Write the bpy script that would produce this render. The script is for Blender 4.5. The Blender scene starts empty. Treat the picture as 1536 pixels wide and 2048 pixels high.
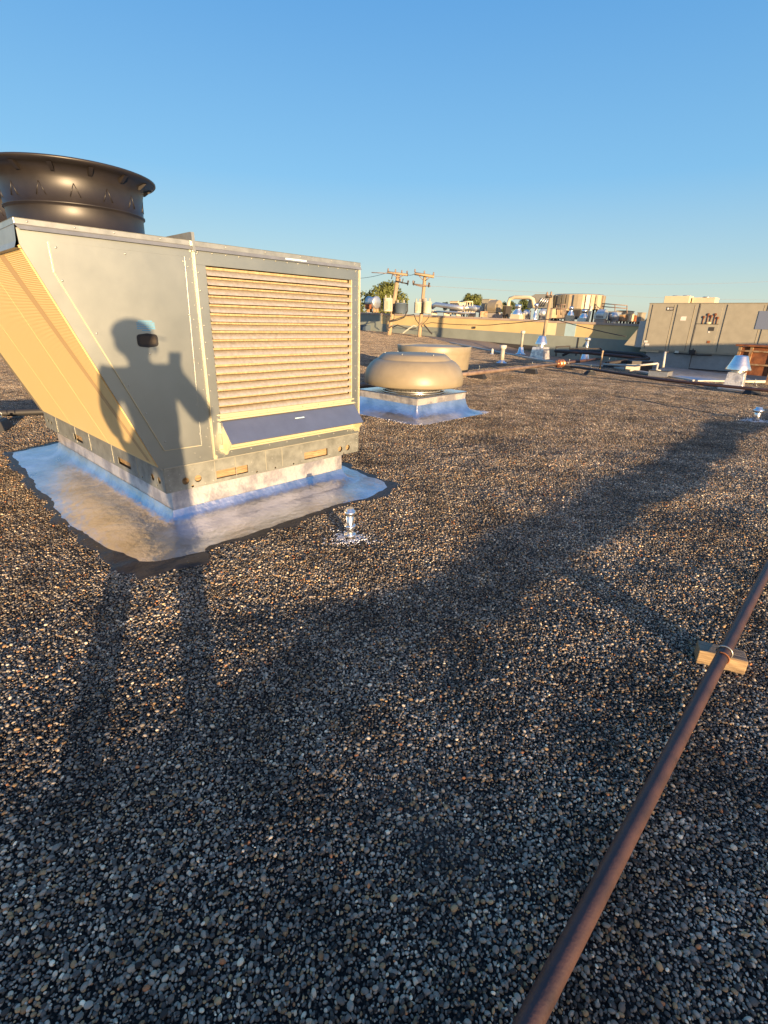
import bpy, math, random
import numpy as np
from mathutils import Vector, Matrix, noise
from mathutils.geometry import tessellate_polygon

random.seed(7)
SC = bpy.context.scene
COL = SC.collection

# ------------------------------------------------------------------ camera, sky, sun, exposure
F, CX, CY, H = 985.0, 768.0, 1024.0, 1.62          # focal length and centre in photo pixels, eye height
ROLL, PITCH = math.radians(1.49), math.atan(384 / 985.0)
FWD = Vector((0, math.cos(PITCH), -math.sin(PITCH)))
R0 = Vector((1, 0, 0)); U0 = R0.cross(FWD)
RT = R0 * math.cos(ROLL) + U0 * math.sin(ROLL)
UP = -R0 * math.sin(ROLL) + U0 * math.cos(ROLL)
CAM = Vector((0, 0, H))

cam_data = bpy.data.cameras.new('camera')
cam_data.sensor_fit = 'VERTICAL'; cam_data.sensor_height = 36.0; cam_data.sensor_width = 27.0
cam_data.lens = F / 2048 * 36.0
cam_data.clip_start = 0.005; cam_data.clip_end = 5000
cam = bpy.data.objects.new('camera', cam_data); COL.objects.link(cam)
m3 = Matrix((RT, UP, -FWD)).transposed()
cam.matrix_world = Matrix.Translation(CAM) @ m3.to_4x4()
SC.camera = cam

def ray(x, y):
    return (FWD * F + RT * (x - CX) - UP * (y - CY)).normalized()
def gnd(x, y, z=0.0):
    d = ray(x, y); return CAM + d * ((z - CAM.z) / d.z)
def at(x, y, Y):
    d = ray(x, y); return CAM + d * (Y / d.y)
def onplane(x, y, P, n):
    d = ray(x, y); n = Vector(n); return CAM + d * ((Vector(P) - CAM).dot(n) / d.dot(n))
def hgt(x, y, G):
    return onplane(x, y, G, (G[0], G[1], 0)).z
def mpp(P):                                        # metres per photo pixel at P
    return (Vector(P) - CAM).dot(FWD) / F

SHADE = ray(352, 722)                              # the way the sunlight travels
SUN_EL = math.asin(-SHADE.z)
SUN_DIR = -SHADE
sun_d = bpy.data.lights.new('sun', 'SUN'); sun_d.energy = 5.0; sun_d.angle = math.radians(0.55)
sun_d.color = (1.0, 0.69, 0.38)
sun = bpy.data.objects.new('sun', sun_d); COL.objects.link(sun)
sun.rotation_euler = SHADE.to_track_quat('-Z', 'Y').to_euler()
sun.location = SUN_DIR * 100

world = bpy.data.worlds.new('World'); SC.world = world; world.use_nodes = True
wn = world.node_tree; wn.nodes.clear()
sky = wn.nodes.new('ShaderNodeTexSky'); sky.sky_type = 'NISHITA'; sky.sun_disc = False
sky.sun_elevation = SUN_EL
sky.sun_rotation = math.atan2(SUN_DIR.x, SUN_DIR.y)
sky.altitude = 100; sky.air_density = 1.0; sky.dust_density = 0.6; sky.ozone_density = 1.6
bg = wn.nodes.new('ShaderNodeBackground'); bg.inputs['Strength'].default_value = 1.0
wo = wn.nodes.new('ShaderNodeOutputWorld')
wtc = wn.nodes.new('ShaderNodeTexCoord'); wsep = wn.nodes.new('ShaderNodeSeparateXYZ'); wn.links.new(wtc.outputs['Generated'], wsep.inputs[0])
wr = wn.nodes.new('ShaderNodeValToRGB'); wn.links.new(wsep.outputs['Z'], wr.inputs['Fac'])
el = wr.color_ramp.elements
stops = [(0.0, (.76, .78, .66)), (0.035, (.70, .86, .80)), (0.10, (.49, .76, .92)), (0.22, (.25, .62, 1.02)), (0.42, (.135, .45, .93)), (0.75, (.07, .31, .80))]
el[0].position = 0; el[0].color = (*stops[0][1], 1); el[1].position = .75; el[1].color = (*stops[-1][1], 1)
for p_, c_ in stops[1:-1]:
    e_ = el.new(p_); e_.color = (*c_, 1)
wv = wn.nodes.new('ShaderNodeVectorMath'); wv.operation = 'SCALE'; wn.links.new(wr.outputs['Color'], wv.inputs[0]); wv.inputs['Scale'].default_value = 0.285
wv2 = wn.nodes.new('ShaderNodeVectorMath'); wv2.operation = 'SCALE'; wn.links.new(sky.outputs[0], wv2.inputs[0]); wv2.inputs['Scale'].default_value = 0.018
wa = wn.nodes.new('ShaderNodeVectorMath'); wa.operation = 'ADD'; wn.links.new(wv.outputs[0], wa.inputs[0]); wn.links.new(wv2.outputs[0], wa.inputs[1])
# warm glow of the low sun round its own side of the sky
wd_ = wn.nodes.new('ShaderNodeVectorMath'); wd_.operation = 'DOT_PRODUCT'; wn.links.new(wtc.outputs['Generated'], wd_.inputs[0]); wd_.inputs[1].default_value = SUN_DIR
wm = wn.nodes.new('ShaderNodeMath'); wm.operation = 'MAXIMUM'; wn.links.new(wd_.outputs['Value'], wm.inputs[0]); wm.inputs[1].default_value = 0
wp = wn.nodes.new('ShaderNodeMath'); wp.operation = 'POWER'; wn.links.new(wm.outputs[0], wp.inputs[0]); wp.inputs[1].default_value = 4
wg = wn.nodes.new('ShaderNodeVectorMath'); wg.operation = 'SCALE'; wg.inputs[0].default_value = (.62, .34, .13); wn.links.new(wp.outputs[0], wg.inputs['Scale'])
wa2 = wn.nodes.new('ShaderNodeVectorMath'); wa2.operation = 'ADD'; wn.links.new(wa.outputs[0], wa2.inputs[0]); wn.links.new(wg.outputs[0], wa2.inputs[1])
wn.links.new(wa2.outputs[0], bg.inputs['Color']); wn.links.new(bg.outputs[0], wo.inputs['Surface'])

SC.view_settings.view_transform = 'Standard'; SC.view_settings.look = 'None'
SC.view_settings.gamma = 1.0
SC.view_settings.exposure = 1.35
try: SC.cycles.max_bounces = 6; SC.cycles.caustics_reflective = False; SC.cycles.sample_clamp_indirect = 6
except Exception: pass

# ------------------------------------------------------------------ materials
MATS = {}
def mat(name, color, rough=0.6, metal=0.0, spec=0.5, var=0.0, vscale=8.0, color2=None, bump=0.0, bscale=60.0,
        stretch=None, rvar=0.0, detail=5.0, thr=None, emit=None, coat=0.0):
    m = bpy.data.materials.new(name); m.use_nodes = True
    nt = m.node_tree; b = nt.nodes['Principled BSDF']
    b.inputs['Base Color'].default_value = (*color, 1)
    b.inputs['Roughness'].default_value = rough; b.inputs['Metallic'].default_value = metal
    b.inputs['Specular IOR Level'].default_value = spec
    if coat: b.inputs['Coat Weight'].default_value = coat
    tc = nt.nodes.new('ShaderNodeTexCoord'); mp = nt.nodes.new('ShaderNodeMapping')
    nt.links.new(tc.outputs['Object'], mp.inputs['Vector'])
    if stretch: mp.inputs['Scale'].default_value = stretch
    if color2 is not None or var:
        n = nt.nodes.new('ShaderNodeTexNoise'); n.inputs['Scale'].default_value = vscale; n.inputs['Detail'].default_value = detail
        n.inputs['Roughness'].default_value = 0.6
        nt.links.new(mp.outputs[0], n.inputs['Vector'])
        r = nt.nodes.new('ShaderNodeValToRGB')
        lo, hi = thr or (0.35, 0.65)
        r.color_ramp.elements[0].position = lo; r.color_ramp.elements[1].position = hi
        if color2 is None:
            c1 = tuple(c * (1 - var) for c in color); c2 = tuple(min(1, c * (1 + var)) for c in color)
        else: c1, c2 = color, color2
        r.color_ramp.elements[0].color = (*c1, 1); r.color_ramp.elements[1].color = (*c2, 1)
        nt.links.new(n.outputs['Fac'], r.inputs['Fac']); nt.links.new(r.outputs['Color'], b.inputs['Base Color'])
        if rvar:
            mr = nt.nodes.new('ShaderNodeMapRange'); mr.inputs['To Min'].default_value = max(0.03, rough - rvar); mr.inputs['To Max'].default_value = rough + rvar
            nt.links.new(n.outputs['Fac'], mr.inputs['Value']); nt.links.new(mr.outputs[0], b.inputs['Roughness'])
    if bump:
        n2 = nt.nodes.new('ShaderNodeTexNoise'); n2.inputs['Scale'].default_value = bscale; n2.inputs['Detail'].default_value = 4
        nt.links.new(mp.outputs[0], n2.inputs['Vector'])
        bp = nt.nodes.new('ShaderNodeBump'); bp.inputs['Strength'].default_value = 1.0; bp.inputs['Distance'].default_value = bump
        nt.links.new(n2.outputs['Fac'], bp.inputs['Height']); nt.links.new(bp.outputs[0], b.inputs['Normal'])
    if emit: b.inputs['Emission Color'].default_value = (*emit, 1); b.inputs['Emission Strength'].default_value = 1
    MATS[name] = m
    return m

GALV = mat('galvanised', (0.42, 0.445, 0.415), 0.42, 0.9, var=0.035, vscale=3, bump=0.0004, bscale=9, rvar=0.06)
GALV2 = mat('galvanised_cap', (0.44, 0.45, 0.42), 0.38, 0.75, var=0.12, vscale=12, rvar=0.05)
RAIL = mat('rail_steel', (0.33, 0.34, 0.30), 0.5, 0.65, var=0.2, vscale=9, rvar=0.08)
SLATM = mat('slat_metal', (0.60, 0.54, 0.44), 0.45, 0.6, var=0.14, vscale=30)
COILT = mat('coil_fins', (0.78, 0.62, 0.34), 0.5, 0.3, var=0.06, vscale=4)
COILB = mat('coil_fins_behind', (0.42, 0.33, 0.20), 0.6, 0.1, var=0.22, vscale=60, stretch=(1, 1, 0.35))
GOLDM = mat('cut_edge', (0.6, 0.54, 0.36), 0.35, 0.3)
DARKGAP = mat('dark_gap', (0.05, 0.04, 0.03), 0.7)
BLACKP = mat('black_plastic', (0.017, 0.014, 0.013), 0.43, 0.0, spec=0.6, var=0.2, vscale=5, rvar=0.04)
BLACKR = mat('black_rubber', (0.02, 0.02, 0.022), 0.6)
SILVER = mat('silver_coating', (0.60, 0.62, 0.69), 0.32, 0.95, var=0.2, vscale=3.2, bump=0.009, bscale=18, stretch=(1, 1, 1), rvar=0.12, detail=8)
SILVW = mat('silver_wall_coating', (0.78, 0.74, 0.70), 0.36, 0.62, color2=(0.42, 0.41, 0.43), vscale=4.5, thr=(0.44, 0.6), bump=0.008, bscale=22, rvar=0.1, detail=8)
TAR = mat('tar', (0.022, 0.022, 0.024), 0.5, var=0.3, vscale=10, bump=0.006, bscale=30)
ALU = mat('bright_aluminium', (0.80, 0.80, 0.80), 0.2, 0.95, var=0.08, vscale=20)
ALUD = mat('dull_aluminium', (0.62, 0.62, 0.60), 0.36, 0.8, var=0.12, vscale=12)
TANP = mat('tan_paint', (0.25, 0.212, 0.145), 0.42, 0.0, var=0.07, vscale=5)
TANM = mat('weathered_tan_metal', (0.45, 0.36, 0.24), 0.5, 0.1, var=0.15, vscale=3)
HOODM = mat('hood_metal', (0.36, 0.37, 0.40), 0.40, 0.86, var=0.06, vscale=6)
WOODM = mat('old_timber', (0.42, 0.30, 0.16), 0.75, color2=(0.20, 0.13, 0.07), vscale=5, stretch=(1.5, 22, 22), bump=0.004, bscale=8)
WOODG = mat('grey_timber', (0.34, 0.27, 0.18), 0.8, color2=(0.13, 0.10, 0.08), vscale=5, stretch=(1.5, 22, 22), bump=0.004, bscale=8)
RUSTP = mat('brown_pipe_paint', (0.036, 0.021, 0.021), 0.52, 0.0, color2=(0.068, 0.035, 0.031), vscale=9, bump=0.0012, bscale=120, rvar=0.08)
RUST = mat('rust', (0.28, 0.10, 0.035), 0.8, color2=(0.13, 0.045, 0.02), vscale=6, bump=0.003, bscale=50)
RUSTL = mat('rusty_cream_paint', (0.34, 0.25, 0.15), 0.7, color2=(0.24, 0.11, 0.04), vscale=5, thr=(0.45, 0.6))
PIPEG = mat('grey_brown_pipe', (0.26, 0.19, 0.14), 0.6, color2=(0.16, 0.10, 0.07), vscale=5)
PVC = mat('white_plastic', (0.48, 0.46, 0.41), 0.4, var=0.05)
PVCG = mat('greyed_plastic', (0.34, 0.32, 0.26), 0.5, var=0.1, vscale=12)
UNITP = mat('grey_beige_paint', (0.34, 0.31, 0.23), 0.5, var=0.07, vscale=2)
UNITD = mat('grey_beige_trim', (0.25, 0.23, 0.18), 0.5, var=0.08, vscale=3)
CREAM = mat('cream_paint', (0.62, 0.52, 0.34), 0.5, var=0.05, vscale=2)
WALLY = mat('yellow_wall', (0.60, 0.45, 0.21), 0.8, var=0.07, vscale=0.6, bump=0.002, bscale=20)
WALLYP = mat('pale_yellow_wall', (0.74, 0.60, 0.34), 0.8, var=0.05, vscale=1.0)
WALLG = mat('grey_green_wall', (0.225, 0.25, 0.215), 0.8, var=0.10, vscale=0.5)
WALLB = mat('pale_blue_wall', (0.36, 0.50, 0.52), 0.8, var=0.06, vscale=1.0)
COPE = mat('coping', (0.38, 0.30, 0.24), 0.8, var=0.1, vscale=1.0)
ROOFB = mat('bitumen', (0.012, 0.011, 0.011), 0.9, color2=(0.04, 0.035, 0.03), vscale=120, thr=(0.4, 0.62), bump=0.006, bscale=90)
ROOFL = mat('far_gravel', (0.16, 0.13, 0.11), 0.95, color2=(0.30, 0.24, 0.19), vscale=60, bump=0.02, bscale=50)
EARTH = mat('town_ground', (0.10, 0.095, 0.07), 0.95, color2=(0.05, 0.07, 0.03), vscale=0.02)
POLEW = mat('pole_wood', (0.40, 0.30, 0.18), 0.85, color2=(0.26, 0.18, 0.11), vscale=3, stretch=(6, 6, 0.5))
TRANS = mat('transformer_grey', (0.50, 0.47, 0.36), 0.5, var=0.06)
TRANSD = mat('transformer_dark', (0.08, 0.11, 0.15), 0.5)
CABLE = mat('black_cable', (0.03, 0.026, 0.025), 0.7)
COPPER = mat('copper', (0.60, 0.26, 0.13), 0.35, 0.8, var=0.2, vscale=20)
LEAF = mat('leaves', (0.10, 0.115, 0.022), 0.7, var=0.35, vscale=1.2)
LEAFD = mat('leaves_dark', (0.055, 0.075, 0.018), 0.7, var=0.35, vscale=1.2)
BARK = mat('bark', (0.12, 0.085, 0.06), 0.9, var=0.2)
BLUEINK = mat('blue_sticker', (0.10, 0.38, 0.62), 0.5)
PALEINK = mat('pale_blue_sticker', (0.55, 0.75, 0.82), 0.5)
DARKP = mat('dark_panel', (0.05, 0.045, 0.04), 0.5)
WHITEL = mat('white_label', (0.72, 0.68, 0.6), 0.6)
CONC = mat('concrete', (0.33, 0.30, 0.26), 0.9, var=0.1, vscale=4)

# ------------------------------------------------------------------ mesh helpers
def link(o, parent=None):
    COL.objects.link(o)
    if parent is not None: o.parent = parent
    return o
def tag(o, label=None, cat=None, group=None, kind=None):
    if label: o['label'] = label
    if cat: o['category'] = cat
    if group: o['group'] = group
    if kind: o['kind'] = kind
    return o
def empty(name, loc, rz=0.0, label=None, cat=None, group=None):
    o = bpy.data.objects.new(name, None); o.empty_display_size = 0.1
    o.location = loc; o.rotation_euler = (0, 0, rz)
    link(o); return tag(o, label, cat, group)

class MB:
    def __init__(s): s.v = []; s.f = []; s.sm = []
    def add(s, vs, fs, smooth=False):
        b = len(s.v); s.v += [tuple(v) for v in vs]
        s.f += [tuple(i + b for i in f) for f in fs]; s.sm += [smooth] * len(fs); return s
    def box(s, x0, x1, y0, y1, z0, z1):
        return s.add([(x0,y0,z0),(x1,y0,z0),(x1,y1,z0),(x0,y1,z0),(x0,y0,z1),(x1,y0,z1),(x1,y1,z1),(x0,y1,z1)],
                     [(0,3,2,1),(4,5,6,7),(0,1,5,4),(1,2,6,5),(2,3,7,6),(3,0,4,7)])
    def hexa(s, p):      # eight points, bottom four then top four
        return s.add(p, [(0,3,2,1),(4,5,6,7),(0,1,5,4),(1,2,6,5),(2,3,7,6),(3,0,4,7)])
    def prism(s, poly, axis, a, b, holes=()):
        """poly of 2-D points extruded along axis 'x','y','z' from a to b"""
        def P(p, t):
            return {'x': (t, p[0], p[1]), 'y': (p[0], t, p[1]), 'z': (p[0], p[1], t)}[axis]
        loops = [list(poly)] + [list(h) for h in holes]
        flat = [p for l in loops for p in l]
        tris = tessellate_polygon([[Vector((p[0], p[1], 0)) for p in l] for l in loops])
        n = len(flat)
        vs = [P(p, a) for p in flat] + [P(p, b) for p in flat]
        fs = [tuple(t) for t in tris] + [tuple(i + n for i in reversed(t)) for t in tris]
        k = 0
        for l in loops:
            m = len(l)
            for i in range(m):
                j = (i + 1) % m; fs.append((k + i, k + j, k + j + n, k + i + n))
            k += m
        return s.add(vs, fs)
    def tube(s, pts, r, seg=12, cap=True):
        pts = [Vector(p) for p in pts]; n = len(pts)
        rs = list(r) if hasattr(r, '__len__') else [r] * n
        b = len(s.v); up = None
        for i, p in enumerate(pts):
            d = (pts[min(i + 1, n - 1)] - pts[max(i - 1, 0)]).normalized()
            if up is None: up = Vector((0, 0, 1)) if abs(d.z) < 0.9 else Vector((1, 0, 0))
            x = d.cross(up).normalized(); y = x.cross(d).normalized(); up = y
            for k in range(seg):
                a = 2 * math.pi * k / seg
                s.v.append(tuple(p + x * math.cos(a) * rs[i] + y * math.sin(a) * rs[i]))
        for i in range(n - 1):
            for k in range(seg):
                k2 = (k + 1) % seg
                s.f.append((b + i*seg + k, b + i*seg + k2, b + (i+1)*seg + k2, b + (i+1)*seg + k)); s.sm.append(True)
        if cap:
            s.f.append(tuple(b + k for k in reversed(range(seg)))); s.sm.append(False)
            s.f.append(tuple(b + (n-1)*seg + k for k in range(seg))); s.sm.append(False)
        return s
    def lathe(s, prof, c=(0, 0, 0), seg=32, smooth=True, axis='z', a0=0.0, a1=2 * math.pi, sharp=()):
        b = len(s.v); n = len(prof); full = abs(a1 - a0 - 2 * math.pi) < 1e-6
        cols = seg if full else seg + 1
        for (r, z) in prof:
            for k in range(cols):
                a = a0 + (a1 - a0) * k / seg
                p = (r * math.cos(a), r * math.sin(a), z)
                if axis == 'x': p = (p[2], p[0], p[1])
                if axis == 'y': p = (p[0], p[2], p[1])
                s.v.append((c[0] + p[0], c[1] + p[1], c[2] + p[2]))
        for i in range(n - 1):
            for k in range(seg):
                k2 = (k + 1) % cols if full else k + 1
                s.f.append((b + i*cols + k, b + i*cols + k2, b + (i+1)*cols + k2, b + (i+1)*cols + k)); s.sm.append(smooth)
        return s
    def sphere(s, c, r, seg=10, rings=6, sc=(1, 1, 1)):
        prof = [(r * math.sin(math.pi * i / rings), -r * math.cos(math.pi * i / rings)) for i in range(rings + 1)]
        b = len(s.v); s.lathe([(max(p[0], 1e-4), p[1]) for p in prof], (0, 0, 0), seg)
        for i in range(b, len(s.v)):
            v = s.v[i]; s.v[i] = (c[0] + v[0]*sc[0], c[1] + v[1]*sc[1], c[2] + v[2]*sc[2])
        return s
    def build(s, name, material, parent=None, bevel=0.0, loc=None):
        me = bpy.data.meshes.new(name); me.from_pydata(s.v, [], s.f); me.update()
        me.polygons.foreach_set('use_smooth', s.sm); me.materials.append(material)
        o = bpy.data.objects.new(name, me); link(o, parent)
        if loc is not None: o.location = loc
        if bevel:
            md = o.modifiers.new('bevel', 'BEVEL'); md.width = bevel; md.segments = 2; md.limit_method = 'ANGLE'; md.angle_limit = math.radians(40)
        return o
def circle(cx, cy, r, n=20):
    return [(cx + r * math.cos(2*math.pi*i/n), cy + r * math.sin(2*math.pi*i/n)) for i in range(n)]
def rect(x0, x1, y0, y1): return [(x0, y0), (x1, y0), (x1, y1), (x0, y1)]
def rnd(a, b): return random.uniform(a, b)

AZ = math.radians(43.4)                             # the buildings and units are all squared to these two directions
A = Vector((math.sin(AZ), math.cos(AZ), 0)); B = Vector((-math.cos(AZ), math.sin(AZ), 0))
RZ = math.atan2(A.y, A.x)
O0 = Vector((-1.743, 3.714, 0))                     # under the near corner of the large condenser

def wpoint(u, v, z=0.0): return O0 + A * u + B * v + Vector((0, 0, z))

# ------------------------------------------------------------------ roof surface
WP = gnd(1161, 697, -0.2)                           # foot of the neighbouring wall
def slope(x, y):
    s = (x - WP.x) * B.x + (y - WP.y) * B.y
    return -0.2 + 0.0257 * s
def smooth(t): t = max(0.0, min(1.0, t)); return t * t * (3 - 2 * t)
FLAT = []                                           # (x, y, radius): places the gravel stays level
def roof_z(x, y):
    z = max(0.0, slope(x, y))
    n = noise.noise(Vector((x * 0.75 + 3.1, y * 0.75, 0.3))) * 0.6 + noise.noise(Vector((x * 1.9, y * 1.9 + 7, 1.3))) * 0.4
    k = 1.0
    for (fx, fy, fr) in FLAT:
        d = math.hypot(x - fx, y - fy); k = min(k, smooth((d - fr) / 0.7))
    return z + k * (n - 0.35) * 0.030
cc = wpoint(0.95, 1.55); FLAT.append((cc.x, cc.y, 2.4))
for px_, r_ in (((700, 1078), .2), ((1510, 843), .2), ((935, 822), 1.6), ((1440, 1320), .3)):
    g_ = gnd(*px_); FLAT.append((g_.x, g_.y, r_))

edge_px = [(870, 673), (900, 685), (985, 702), (1090, 722), (1234, 736), (1320, 750), (1390, 762)]
edge = [gnd(x, y) for x, y in edge_px]
edge = [Vector((1.5, 66, 0))] + edge[1:] + [Vector((14.5, 17.6, 0)), Vector((40, 8, 0)), Vector((70, -20, 0))]
def inside_main(x, y):                              # left of the edge line
    pts = edge
    for a, b in zip(pts[:-1], pts[1:]):
        if min(a.y, b.y) <= y <= max(a.y, b.y):
            t = (y - a.y) / (b.y - a.y); return x < a.x + (b.x - a.x) * t
    return y < 60 or x < 1.5

# main roof: a strip mesh, rows of constant y
ys = [-16 + 0.5 * i for i in range(0, 30)] + [-1 + .12 * i for i in range(0, 125)] + [14 + 1.0 * i for i in range(0, 53)]
ys = [y for y in ys if y <= 66]
def edge_x(y):
    for a, b in zip(edge[:-1], edge[1:]):
        if min(a.y, b.y) <= y <= max(a.y, b.y):
            t = (y - a.y) / (b.y - a.y); return a.x + (b.x - a.x) * t
    return edge[0].x
def wall_x(y):                                      # x on the neighbouring wall line for a given y
    t = (y - WP.y) / B.y; return WP.x + B.x * t
verts, faces = [], []
NX = 200
for y in ys:
    x1 = edge_x(y); x0 = -60.0
    for i in range(NX + 1):
        t = i / NX; x = x0 + (x1 - x0) * (1 - (1 - t) ** 2.2)
        verts.append((x, y, roof_z(x, y) - 0.011))
for j in range(len(ys) - 1):
    for i in range(NX):
        a = j * (NX + 1) + i; faces.append((a, a + 1, a + NX + 2, a + NX + 1))
mb = MB(); mb.add(verts, faces, True)
roof = mb.build('roof_surface', ROOFB); tag(roof, kind='structure')

# lower roof beyond the edge
def low_z(x, y):
    s = (x - WP.x) * B.x + (y - WP.y) * B.y
    t = smooth((s - 1.0) / 9.0); return -1.05 * (1 - t) + slope(x, y) * t
mb = MB(); verts = []; faces = []
rows = 40; cols = 24
for j in range(rows + 1):
    s = -60 + 110 * j / rows
    for i in range(cols + 1):
        d = 50 * i / cols                           # distance towards the camera side of the wall
        p = WP + B * s - A * d
        verts.append((p.x, p.y, low_z(p.x, p.y) - (0.03 if slope(p.x, p.y) < 0 else 0.06)))
for j in range(rows):
    for i in range(cols):
        a = j * (cols + 1) + i; faces.append((a, a + 1, a + cols + 2, a + cols + 1))
mb.add(verts, faces, True)
# keep only the faces outside the main roof
keep = []
for f in mb.f:
    c = [sum(mb.v[i][k] for i in f) / 4 for k in range(2)]
    if c[0] > edge_x(min(max(c[1], -19), 65.9)) - 3.0: keep.append(f)
mb.f = keep; mb.sm = [True] * len(keep)
low = mb.build('lower_roof', ROOFL); tag(low, kind='structure')

# edge flashing along the step
mb = MB()
for a, b in zip(edge[1:-1], edge[2:]):
    d = (b - a).normalized(); n = Vector((-d.y, d.x, 0))
    if n.x < 0: n = -n
    za, zb = roof_z(a.x, a.y), roof_z(b.x, b.y)
    p = [a - n * 0.08, b - n * 0.08, b + n * 0.12, a + n * 0.12]
    mb.hexa([(q.x, q.y, -1.2) for q in p] + [(q.x, q.y, 0.035) for q in p])
tag(mb.build('roof_edge', mat('edge_metal', (0.50, 0.46, 0.40), 0.6, 0.2, var=0.2, vscale=1.5)), kind='structure')

# ground of the town, far below, out to the horizon
mb = MB(); mb.add([(-3000, -3000, -6), (3000, -3000, -6), (3000, 3000, -6), (-3000, 3000, -6)], [(0, 1, 2, 3)])
tag(mb.build('ground', EARTH), kind='structure')

# ------------------------------------------------------------------ gravel: one scattered object of loose stones
def ico(sub=2):
    import bmesh
    bm = bmesh.new(); bmesh.ops.create_icosphere(bm, subdivisions=sub, radius=1.0)
    v = np.array([x.co[:] for x in bm.verts]); f = np.array([[w.index for w in t.verts] for t in bm.faces]); bm.free()
    return v, f
TILE = 0.25
PAL = np.array([(.10,.10,.105),(.17,.17,.175),(.23,.23,.23),(.30,.29,.28),(.055,.055,.058),(.40,.38,.35),(.30,.235,.16),(.55,.52,.47),(.36,.20,.12),(.22,.17,.12),(.03,.03,.032)])
PAL = (PAL ** 1.25) * np.array([1.98, 1.72, 1.32])
PW = np.array([.19,.20,.15,.09,.12,.035,.07,.018,.012,.06,.055]); PW = PW / PW.sum()
gm = bpy.data.materials.new('pebbles'); gm.use_nodes = True
nt = gm.node_tree; b = nt.nodes['Principled BSDF']; b.inputs['Roughness'].default_value = 0.7; b.inputs['Specular IOR Level'].default_value = 0.35
at_ = nt.nodes.new('ShaderNodeAttribute'); at_.attribute_name = 'col'
geo = nt.nodes.new('ShaderNodeNewGeometry')
n1 = nt.nodes.new('ShaderNodeTexNoise'); n1.inputs['Scale'].default_value = 0.9; n1.inputs['Detail'].default_value = 4
nt.links.new(geo.outputs['Position'], n1.inputs['Vector'])
mr = nt.nodes.new('ShaderNodeMapRange'); mr.inputs['From Min'].default_value = 0.3; mr.inputs['From Max'].default_value = 0.7
mr.inputs['To Min'].default_value = 0.7; mr.inputs['To Max'].default_value = 1.4
nt.links.new(n1.outputs['Fac'], mr.inputs['Value'])
n3 = nt.nodes.new('ShaderNodeTexNoise'); n3.inputs['Scale'].default_value = 3.4; n3.inputs['Detail'].default_value = 5; n3.inputs['Roughness'].default_value = 0.65
nt.links.new(geo.outputs['Position'], n3.inputs['Vector'])
mr3 = nt.nodes.new('ShaderNodeMapRange'); mr3.inputs['From Min'].default_value = 0.36; mr3.inputs['From Max'].default_value = 0.62; mr3.inputs['To Min'].default_value = 0.55; mr3.inputs['To Max'].default_value = 1.18
nt.links.new(n3.outputs['Fac'], mr3.inputs['Value'])
mm = nt.nodes.new('ShaderNodeMath'); mm.operation = 'MULTIPLY'; nt.links.new(mr.outputs[0], mm.inputs[0]); nt.links.new(mr3.outputs[0], mm.inputs[1])
vm = nt.nodes.new('ShaderNodeVectorMath'); vm.operation = 'SCALE'
nt.links.new(at_.outputs['Color'], vm.inputs[0]); nt.links.new(mm.outputs[0], vm.inputs['Scale'])
nt.links.new(vm.outputs[0], b.inputs['Base Color'])

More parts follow.
